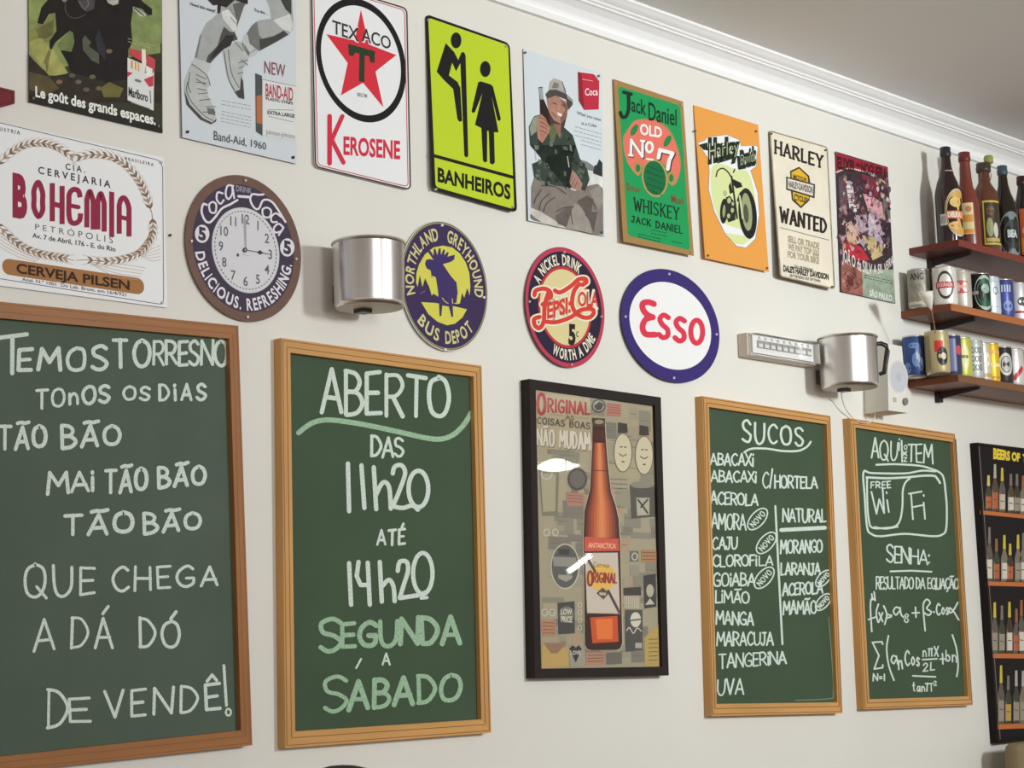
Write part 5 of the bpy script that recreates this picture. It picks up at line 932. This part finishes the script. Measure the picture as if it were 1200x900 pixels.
for x, zt in shelf_top:
    p = Part('arm', T); za = zt-TH-.0008; x0_, x1_ = r0-.004, r0+.004
    p.mesh([(x0_, D-.002, za), (x1_, D-.002, za), (x1_, D-.135, za), (x0_, D-.135, za), (x0_, D-.002, za-.022), (x1_, D-.002, za-.022), (x1_, D-.135, za-.006), (x0_, D-.135, za-.006)], [(0, 1, 2, 3), (4, 5, 6, 7), (0, 3, 7, 4), (1, 2, 6, 5), (2, 3, 7, 6), (0, 1, 5, 4)], ST); p.build()

AZ = math.radians(209.5)
def can(label, cx, off, zt, body, H_=.115, R=.033, group='beer cans on the middle shelf', yref=350, deco=None, rough=.35, metal=.3):
    x = at(cx, yref, wallp(off)).x; c = (x, D-off, zt+.0003); T = thing('beer_can', label, 'can', c, group)
    bm = body if not isinstance(body, tuple) else mat(body, rough, metal); SVR = mat((196, 194, 190), .3, .8)
    p = Part('body', T); p.lathe(c, [(R*.94, .004), (R, .010), (R, H_-.010), (R*.96, H_-.003)], bm); p.build()
    p = Part('lid', T, label='silver rim and lid'); p.lathe(c, [(R*.96, H_-.003), (R*.975, H_), (R*.93, H_), (R*.90, H_-.004), (0, H_-.004)], SVR); p.build(); p = Part('base_rim', T); p.lathe(c, [(0, .003), (R*.8, .003), (R*.88, 0), (R*.95, .004)], SVR); p.build()
    if deco: p = Part('print', T); deco(p, c, R+.0004, H_); p.build()
F = lambda *c: mat(c, .35)
W_ = (222, 220, 214)
def d_ang(p, c, R, H): p.wtext(c, R, AZ, 'ANG', -.024, .016, H*.72, H*.88, F(70, 68, 66), .03); p.oval(c, R, AZ, -.004, H*.4, .018, .026, mat((140, 134, 118), .5, noise=.4, nscale=90)); p.band(c, R, AZ, -.04, .04, .012, .02, F(190, 182, 164))
def d_ring(p, c, R, H): p.oval(c, R, AZ, .002, H*.52, .0235, H*.36, F(60, 58, 54), .8); p.band(c, R+.0003, AZ, -.026, .028, H*.44, H*.6, F(190, 62, 74)); p.wtext(c, R+.0006, AZ, 'DOURADA', -.021, .023, H*.48, H*.57, F(228, 206, 200), .03)
def d_red(p, c, R, H): p.oval(c, R, AZ, .006, H*.56, .03, H*.17, F(196, 84, 82)); p.band(c, R+.0003, AZ, -.012, .024, H*.53, H*.6, F(222, 170, 166))
def d_green(p, c, R, H): p.oval(c, R, AZ, .02, H*.5, .031, H*.44, F(176, 186, 176)); p.oval(c, R+.0003, AZ, .02, H*.5, .025, H*.36, F(36, 92, 62)); p.oval(c, R+.0006, AZ, .022, H*.6, .014, H*.12, F(150, 176, 156)); p.band(c, R+.0005, AZ, -.04, .0, H*.46, H*.54, F(170, 160, 160))
def d_pale(p, c, R, H): p.oval(c, R, AZ, .022, H*.62, .009, H*.1, F(110, 120, 140), .7); p.band(c, R, AZ, -.03, .05, H*.2, H*.22, F(170, 178, 190)); p.band(c, R, AZ, -.03, .05, H*.85, H*.87, F(170, 178, 190))
def d_blue(p, c, R, H): [p.band(c, R, AZ, x, x+.004, H*.66, H*.84, F(206, 214, 232), 3) for x in (-.002, .006, .014, .022)]; p.oval(c, R, AZ, .016, H*.3, .014, H*.14, F(140, 156, 206)); p.band(c, R, AZ, -.05, -.012, .012, H-.012, F(34, 38, 84))
def d_mark(p, c, R, H): p.oval(c, R, AZ, .016, H*.5, .014, H*.12, F(70, 70, 74)); p.band(c, R, AZ, -.02, .04, H*.2, H*.26, F(170, 60, 66))
def d_swirl(p, c, R, H):
    for a_, h_, r1, r2 in ((.006, .4, .012, .02), (.012, .6, .008, .024), (-.02, .2, .01, .016), (.0, .75, .014, .008), (.018, .3, .008, .02)): p.oval(c, R+a_*.01, AZ, a_, H*h_, r1, r2, F(112, 138, 186))
    [p.oval(c, R+.0006, AZ, x, H*h, .003, .012, F(190, 202, 222)) for x, h in ((.008, .5), (.014, .44), (.02, .36))]
def d_emblem(p, c, R, H): p.band(c, R, AZ, -.006, .018, H*.5, H*.76, F(196, 48, 46)); p.oval(c, R+.0003, AZ, .015, H*.4, .016, H*.22, F(40, 36, 36)); p.oval(c, R+.0006, AZ, .018, H*.4, .008, H*.08, F(206, 196, 170)); p.band(c, R, AZ, -.045, -.02, .012, H-.012, F(140, 128, 96))
def d_strip(p, c, R, H): p.oval(c, R, AZ, .03, H*.62, .01, H*.12, F(200, 70, 84)); p.band(c, R, AZ, .0, .02, .012, H-.012, F(104, 110, 150))
def d_yg(p, c, R, H): p.oval(c, R, AZ, .016, H*.5, .012, H*.3, F(236, 232, 170)); p.band(c, R+.0004, AZ, .006, .026, H*.47, H*.54, F(120, 122, 50))
def d_gtext(p, c, R, H): [p.oval(c, R, AZ, .004+.011*i, H*h, .005, H*.085, F(112, 114, 114), .55) for i in range(3) for h in (.3, .52, .74)]
def d_white(p, c, R, H): p.oval(c, R, AZ, .018, H*.56, .013, H*.18, F(232, 228, 220)); p.band(c, R, AZ, -.02, .05, H*.1, H*.2, F(190, 160, 90))
def d_orange(p, c, R, H): p.band(c, R, AZ, -.03, .05, H*.72, H*.82, F(232, 170, 90)); p.band(c, R, AZ, -.03, .05, H*.4, H*.48, F(236, 226, 150)); p.band(c, R, AZ, -.03, .05, H*.1, H*.16, F(200, 140, 40))
def d_circle(p, c, R, H): p.oval(c, R, AZ, .016, H*.52, .022, H*.3, F(206, 206, 204), .74); p.oval(c, R, AZ, .016, H*.52, .014, H*.2, F(190, 190, 188)); p.band(c, R+.0004, AZ, .006, .026, H*.49, H*.55, F(60, 56, 56))
def d_swoosh(p, c, R, H):
    for k in range(5): p.oval(c, R, AZ, .006+k*.006, H*(.22+k*.06), .006, H*.07, F(196, 56, 60))
zt = shelf_top[1][1]
can('worn grey steel can with dark letters, alone at the left end of the middle shelf', 1077.5, .045, zt, mat((150, 146, 136), .5, .3, noise=.3, nscale=40), .112, .031, deco=d_ang)
can('white can with a black oval ring and red band on the middle shelf', 1108, .115, zt, W_, .109, deco=d_ring)
can('silver can with a red oval, second from the shelf front corner', 1125, .115, zt, (186, 182, 170), .108, deco=d_red)
can('black and green can with a pale oval on the middle shelf', 1147, .115, zt, (36, 34, 34), .114, deco=d_green)
can('pale blue white can between the green can and the blue can', 1158.5, .115, zt, (204, 212, 222), .112, deco=d_pale)
can('bright blue can with white bars on the middle shelf', 1174.5, .115, zt, (68, 78, 138), .114, deco=d_blue)
can('silver white can with a dark mark at the right edge of the middle shelf', 1191, .115, zt, (206, 204, 206), .114, deco=d_mark)
zt = shelf_top[2][1]; gk = dict(group='beer cans on the lowest shelf', yref=425)
can('blue swirled can at the left end of the lowest shelf', 1072, .05, zt, (58, 78, 132), .112, .032, deco=d_swirl, **gk)
can('tan can with red square and black oval on the lowest shelf', 1099, .115, zt, (178, 164, 122), .118, deco=d_emblem, **gk)
can('dark blue can beside the tan can on the lowest shelf', 1113, .115, zt, (58, 60, 96), .113, deco=d_strip, **gk)
can('yellow green can on the lowest shelf', 1125, .115, zt, (190, 190, 96), .112, deco=d_yg, **gk)
can('silver can with grey ornament on the lowest shelf', 1139, .115, zt, (180, 182, 180), .109, deco=d_gtext, **gk)
can('cream white can left of the yellow can on the lowest shelf', 1149.5, .115, zt, (206, 200, 180), .109, .0265, deco=d_white, **gk)
can('bright yellow can on the lowest shelf', 1160, .115, zt, (222, 178, 44), .113, .0265, deco=d_orange, **gk)
can('black can with a white ring on the lowest shelf', 1172.5, .115, zt, (50, 46, 46), .108, deco=d_circle, **gk)
can('silver white can with a red swoosh on the lowest shelf', 1185.5, .115, zt, (206, 204, 200), .108, deco=d_swoosh, **gk)
can('pale green can at the right edge of the lowest shelf', 1199, .115, zt, (170, 180, 110), .11, deco=d_yg, **gk)

# ================================================================== bottles
def bottle(label, cx, off, ytop, R, body, prof=None, cap=None, deco=None, rough=.12, neck=.013, sh=.56):
    x = at(cx, 240, wallp(off)).x; zt = shelf_top[0][1]; c = (x, D-off, zt+.0003); H_ = at(cx-2, ytop, wallp(off)).z-zt
    T = thing('bottle', label, 'bottle', c, 'beer bottles on the top shelf'); bm = mat(body, rough, 0, .6)
    p = Part('glass_body', T); s = H_
    p.lathe(c, prof(R, s) if prof else [(0, .004), (R*.8, .002), (R*.96, .004), (R, .012), (R, s*sh*.92), (R*.96, s*sh), (R*.80, s*(sh+.08)), (R*.58, s*(sh+.15)), (neck*1.15, s*(sh+.24)), (neck, s*.88), (neck*1.02, s*.955)], bm); p.build()
    cap = cap or ((40, 36, 38), .04)
    p = Part('cap', T); p.lathe(c, [(neck*1.02, s*.90), (neck*1.18, s*.91), (neck*1.2, s*.95), (neck*1.12, s*.955), (neck*1.15, s*.995), (neck*.9, s), (0, s)], mat(cap[0], .35)); p.build()
    if deco: p = Part('paper_label', T); deco(p, c, R+.0005, s); p.build()
    return T, c, s
def l1(p, c, R, H):
    a = math.radians(254)
    p.oval(c, R, a, 0, H*.33, .040, H*.235, F(196, 190, 176)); p.oval(c, R+.0003, a, 0, H*.33, .037, H*.22, F(206, 160, 86)); p.band(c, R+.0006, a, -.037, .03, H*.27, H*.345, F(214, 120, 76)); p.wtext(c, R+.0009, a, 'DEUUU', -.034, .01, H*.285, H*.33, F(240, 220, 206), .05)
    p.oval(c, R+.0006, a, -.008, H*.43, .018, H*.05, F(214, 186, 110)); p.oval(c, R+.0006, a, -.012, H*.2, .02, H*.04, F(220, 176, 110)); p.band(c, R, a, -.056, -.036, H*.21, H*.32, F(186, 184, 178)); p.wtext(c, R+.0004, a, 'IIII', -.054, -.04, H*.23, H*.3, F(120, 118, 114))
    k = Part('neck_label', p.parent); k.band(c, .0185, math.radians(240), -.014, .02, H*.70, H*.76, F(196, 170, 150), 8); k.build()
def l2(p, c, R, H): a = math.radians(203); p.band(c, R, a, -.012, .020, H*.16, H*.47, F(222, 206, 150)); p.band(c, R+.0003, a, -.011, .019, H*.28, H*.35, F(214, 150, 70)); p.band(c, R+.0003, a, -.011, .019, H*.17, H*.21, F(226, 150, 60)); p.oval(c, R+.0004, a, .006, H*.41, .009, H*.03, F(200, 130, 110))
def l3(p, c, R, H): a = math.radians(240); p.band(c, R, a, -.03, .03, H*.12, H*.58, F(206, 182, 80)); p.band(c, R+.0003, a, -.026, .03, H*.14, H*.56, F(66, 56, 40)); p.oval(c, R+.0006, a, -.012, H*.3, .01, H*.1, F(150, 160, 110)); p.band(c, R+.0006, a, -.024, .02, H*.15, H*.19, F(190, 168, 90)); p.oval(c, R+.0006, a, .006, H*.27, .008, H*.08, F(206, 200, 196)); p.oval(c, R+.0006, a, -.008, H*.47, .012, H*.05, F(110, 80, 60))
def l4(p, c, R, H): a = math.radians(232); p.oval(c, R, a, .004, H*.27, .04, H*.235, F(120, 134, 134)); p.oval(c, R+.0003, a, .006, H*.27, .028, H*.15, F(48, 54, 56)); p.wtext(c, R+.0006, a, 'BEA', -.012, .02, H*.24, H*.31, F(196, 206, 206), .06)
def l5(p, c, R, H): a = math.radians(205); p.band(c, R, a, -.012, .018, H*.12, H*.62, F(186, 92, 52)); p.band(c, R+.0003, a, -.01, .016, H*.15, H*.3, F(226, 130, 50)); p.oval(c, R+.0006, a, .003, H*.38, .008, H*.04, F(190, 170, 176))
bottle('dark brown bottle with a round orange label, leftmost on the top shelf', 1111.5, .075, 173.5, .037, (42, 28, 27), deco=l1, cap=((44, 42, 48), 0))
bottle('slender red brown bottle second from left on the top shelf', 1133.5, .085, 179.5, .0335, (116, 52, 40), deco=l2, cap=((112, 48, 44), 0), rough=.3, sh=.5, neck=.0145)
def pr3(R, s): return [(0, .004), (R*.85, .002), (R, .012), (R, s*.62), (R*.93, s*.69), (R*.6, s*.76), (.017, s*.80), (.016, s*.90)]
T3, c3, s3 = bottle('amber swing top bottle with an olive cap and yellow edged label', 1155, .075, 192, .037, (96, 56, 38), prof=pr3, cap=((70, 60, 50), 0), deco=l3, neck=.018)
p = Part('swing_stopper', T3); p.lathe((c3[0]+.012, c3[1]-.012, c3[2]+s3*1.0), [(0, 0), (.0125, 0), (.0135, .004), (.0135, .018), (.011, .022), (0, .022)], mat((150, 150, 84), .4)); p.build()
p = Part('wire_bail', T3); q = lambda a, b, z_: Vector((c3[0]+a, c3[1]+b, c3[2]+s3*z_)); p.tube([q(.02, -.008, .82), q(.024, -.012, .9), q(.02, -.014, .99), q(.012, -.012, 1.01)], .0015, mat((170, 166, 160), .3, .8), 6); p.tube([q(-.018, .0, .82), q(-.016, -.004, .92), q(.0, -.01, 1.0), q(.012, -.012, 1.01)], .0015, mat((170, 166, 160), .3, .8), 6); p.build()
bottle('near black bottle with a round grey label on the top shelf', 1177, .08, 195, .036, (38, 30, 26), deco=l4, cap=((70, 84, 96), 0))
bottle('dark bottle with an orange strip label at the right edge of the top shelf', 1199, .08, 207, .036, (34, 27, 26), deco=l5, cap=((58, 36, 36), 0), sh=.6)

# ================================================================== little white cone flower by the upright
s0, s1 = at(1096.2, 390.5, wallp(.150)), at(1091.6, 363.5, wallp(.166)); e0 = at(1087.5, 344, wallp(.172))
T = thing('cone_flower', 'small white cone shaped flower on a thin stem before the shelf upright', 'flower', tuple(s0))
p = Part('stem', T); p.tube([s0, s0.lerp(s1, .5)+Vector((.001, 0, 0)), s1], .0016, mat((150, 96, 76), .5), 8); p.build()
p = Part('cone', T); ax = (at(1084, 341.5, wallp(.172))-s1); L0 = ax.length; ax.normalize(); u_ = ax.cross(Vector((0, 1, 0))).normalized(); v_ = ax.cross(u_); n = 20; vs = []; fs = []
for r_, k in ((.001, 0), (.010, .35), (.016, .7), (.020, 1.0), (.018, .98), (.010, .5)): vs += [s1+ax*L0*k*(1+.18*(k > .6)*math.cos(t))+u_*r_*math.cos(t)+v_*r_*math.sin(t) for t in (2*PI*i/n for i in range(n))]
for k in range(5): fs += [(k*n+i, k*n+(i+1) % n, (k+1)*n+(i+1) % n, (k+1)*n+i) for i in range(n)]
p.mesh(vs, fs, mat((220, 216, 206), .6), True); p.build()

# ================================================================== chair back at the lower right
g = at(1176.5, 888, wallp(.08)); zt = at(1195, 871, wallp(.13)).z; CH = mat((132, 116, 88), .8, noise=.06, nscale=60); x0, x1 = g.x, g.x+.44
T = thing('high_back_chair', 'olive brown padded chair back just showing in the bottom right corner', 'chair', (x0+.22, D-.32, 0))
p = Part('backrest', T); p.box(x0, x1, D-.13, D-.075, .50, zt, CH, .022); p.build(); p = Part('seat', T); p.box(x0, x1, D-.55, D-.10, .41, .48, CH, .02); p.build()
LEG = mat((84, 58, 40), .5)
for lx in (x0+.03, x1-.03):
    p = Part('leg', T); p.box(lx-.018, lx+.018, D-.53, D-.494, 0, .412, LEG, .004); p.build(); p = Part('leg', T); p.box(lx-.018, lx+.018, D-.12, D-.084, 0, .52, LEG, .004); p.build()

# ================================================================== seated guest, only the crown of the head in the picture
hp = at(410, 896.6, Plane(1.55)); hx, hy, hz = hp.x, hp.y, hp.z
def skin(name, verts, edges, radii, m, parent, sub=2, base=(0, 0, 0)):
    me = bpy.data.meshes.new(name); me.from_pydata([tuple(Vector(v)-Vector(base)) for v in verts], edges, []); o = bpy.data.objects.new(name, me); COL.objects.link(o)
    o.modifiers.new('skin', 'SKIN'); s = o.modifiers.new('sub', 'SUBSURF'); s.levels = s.render_levels = sub
    for i, r in enumerate(radii): me.skin_vertices[0].data[i].radius = r if isinstance(r, tuple) else (r, r)
    me.skin_vertices[0].data[0].use_root = True
    me.materials.append(m); o.parent = parent; return o
fl_ = (hx, hy, 0); T = thing('person', 'person seated before the wall, only dark hair showing at the bottom edge', 'person', fl_)
SKN = mat((196, 150, 124), .6); dz = hz-1.335
V_ = lambda x, y, z_: (hx+x, hy+y, z_+dz if z_ > .3 else z_)
vs = [V_(0, 0, .52), V_(0, 0, .70), V_(0, .0, .90), V_(0, 0, 1.03), V_(0, .005, 1.10), V_(0, .015, 1.16), V_(0, .015, 1.25)]; ra = [(.15, .11), (.135, .10), (.15, .105), (.13, .085), (.05, .05), (.07, .08), (.072, .088)]; ed = [(0, 1), (1, 2), (2, 3), (3, 4), (4, 5), (5, 6)]
for sx in (-1, 1):
    b_ = len(vs); vs += [V_(sx*.17, 0, 1.02), V_(sx*.21, .02, .78), V_(sx*.17, .24, .66), V_(sx*.15, .32, .63)]; ra += [.055, .042, .032, (.035, .018)]; ed += [(3, b_), (b_, b_+1), (b_+1, b_+2), (b_+2, b_+3)]
    for k, (dx, ln) in enumerate(((-.027, .068), (-.009, .078), (.009, .074), (.027, .058))): c_ = len(vs); vs += [V_(sx*.15+dx, .36, .628), V_(sx*.15+dx*1.15, .36+ln*.55, .618), V_(sx*.15+dx*1.15, .36+ln, .60)]; ra += [.009, .0085, .007]; ed += [(b_+3, c_), (c_, c_+1), (c_+1, c_+2)]
    c_ = len(vs); vs += [V_(sx*.15-sx*.04, .33, .625), V_(sx*.15-sx*.058, .36, .615)]; ra += [.010, .008]; ed += [(b_+3, c_), (c_, c_+1)]
    c_ = len(vs); vs += [V_(sx*.1, .02, .53), V_(sx*.13, .42, .55), (hx+sx*.13, hy+.42, .10), (hx+sx*.13, hy+.52, .045)]; ra += [.09, .062, .042, (.045, .035)]; ed += [(0, c_), (c_, c_+1), (c_+1, c_+2), (c_+2, c_+3)]
skin('body', vs, ed, ra, SKN, T, 2, fl_)
sh_v = [V_(0, 0, .52), V_(0, 0, .70), V_(0, 0, .90), V_(0, 0, 1.03), V_(-.18, 0, 1.02), V_(-.215, .02, .80), V_(.18, 0, 1.02), V_(.215, .02, .80)]
skin('shirt', sh_v, [(0, 1), (1, 2), (2, 3), (3, 4), (4, 5), (3, 6), (6, 7)], [(.165, .125), (.15, .115), (.165, .12), (.14, .095), .068, .056, .068, .056], mat((70, 84, 110), .8), T, 2, fl_)
tr = [V_(0, 0, .53), V_(.1, .02, .53), V_(.13, .42, .55), (hx+.13, hy+.42, .13), V_(-.1, .02, .53), V_(-.13, .42, .55), (hx-.13, hy+.42, .13)]
skin('trousers', tr, [(0, 1), (1, 2), (2, 3), (0, 4), (4, 5), (5, 6)], [.14, .105, .075, .055, .105, .075, .055], mat((52, 56, 66), .8), T, 2, fl_)
p = Part('face', T); fc = V_(0, .1, 1.2)
for sx in (-1, 1): p.lathe((fc[0]+sx*.031, fc[1]-.002, fc[2]), [(0, -.009), (.009, -.004), (.011, 0), (.009, .004), (0, .009)], mat((230, 226, 220), .3), 12); p.lathe((fc[0]+sx*.031, fc[1]+.007, fc[2]), [(0, -.005), (.004, 0), (0, .005)], mat((40, 30, 26), .3), 10)
p.tube([(fc[0], fc[1], fc[2]+.01), (fc[0], fc[1]+.012, fc[2]-.015), (fc[0], fc[1]+.016, fc[2]-.032)], [.008, .011, .013], SKN); p.tube([(fc[0]-.024, fc[1]-.001, fc[2]-.062), (fc[0], fc[1]+.006, fc[2]-.064), (fc[0]+.024, fc[1]-.001, fc[2]-.062)], [.004, .007, .004], mat((160, 96, 88), .5)); p.build()
HR = mat((34, 25, 26), .6, noise=.5, nscale=120, stretch=(1, 1, .2)); p = Part('hair', T, label='dark brown hair'); n = 40; vs = []; fs = []; rr = random.Random(5)
cz = V_(0, 0, 1.225)[2]; top = hz-cz
for k in range(15):
    t = PI/2-k*(PI*.62)/14; front = 1
    for i in range(n):
        a = 2*PI*i/n; wv = 1+.02*math.sin(9*a+k)+rr.uniform(-.012, .012); ry = .108; tt = t
        if math.sin(a) > .2: tt = max(t, .35)     # leaves the face free
        vs.append((hx+.088*math.cos(a)*math.cos(tt)*wv, hy+.012+ry*math.sin(a)*math.cos(tt)*wv, cz+top*math.sin(tt)*(1 if tt > 0 else .9)))
for k in range(14): fs += [(k*n+i, k*n+(i+1) % n, (k+1)*n+(i+1) % n, (k+1)*n+i) for i in range(n)]
p.mesh(vs, fs, HR, True); p.build()
T = thing('stool', 'wooden stool under the seated person', 'stool', fl_); sz = .37+dz
p = Part('seat', T); p.lathe((hx, hy, 0), [(0, sz-.035), (.17, sz-.035), (.18, sz-.02), (.17, sz), (0, sz)], WOOD_D); p.build()
for sx in (-1, 1):
    for sy in (-1, 1): p = Part('leg', T); p.tube([(hx+sx*.11, hy+sy*.11, sz-.03), (hx+sx*.16, hy+sy*.16, 0)], .016, WOOD_D); p.build()

# ================================================================== lamps of the room, mirrored in the poster glass
def mirror_pt(px, py, far):
    w_ = at(px, py, wallp(.0212)); v = (w_-Vector((0, 0, ZC))).normalized(); return w_+Vector((v.x, -v.y, v.z))*(far/abs(v.y))
LM = mat((255, 246, 226), .4, emit=34); DM = mat((200, 198, 194), .4)
g = mirror_pt(652, 546, 4.9); T = thing('pendant_lamp', 'lit glass pendant lamp hanging behind the viewer, mirrored in the bottle poster', 'lamp', tuple(g))
p = Part('glass_shade', T); p.lathe(g, [(0, -.03), (.06, -.028), (.12, -.012), (.14, .0), (.10, .012), (.05, .035), (0, .045)], LM); p.build(); p = Part('rod', T); p.tube([g+Vector((0, 0, .04)), Vector((g.x, g.y, CZ))], .006, DM); p.build(); p = Part('ceiling_rose', T); p.lathe((g.x, g.y, CZ), [(0, -.03), (.05, -.02), (.06, 0)], DM); p.build()
g = mirror_pt(679, 660.5, 4.6); d_ = (mirror_pt(691, 651, 4.6)-mirror_pt(667, 669, 4.6)); a_, b_ = g-d_*.5, g+d_*.5
T = thing('tube_lamp', 'slanted lit tube lamp hung behind the viewer, mirrored in the bottle poster', 'lamp', tuple(g))
p = Part('tube', T); p.tube([a_, b_], .015, LM, 14); p.build()
for e_ in (a_, b_): p = Part('rod', T); p.tube([e_, Vector((e_.x, e_.y, CZ))], .004, DM, 8); p.build()
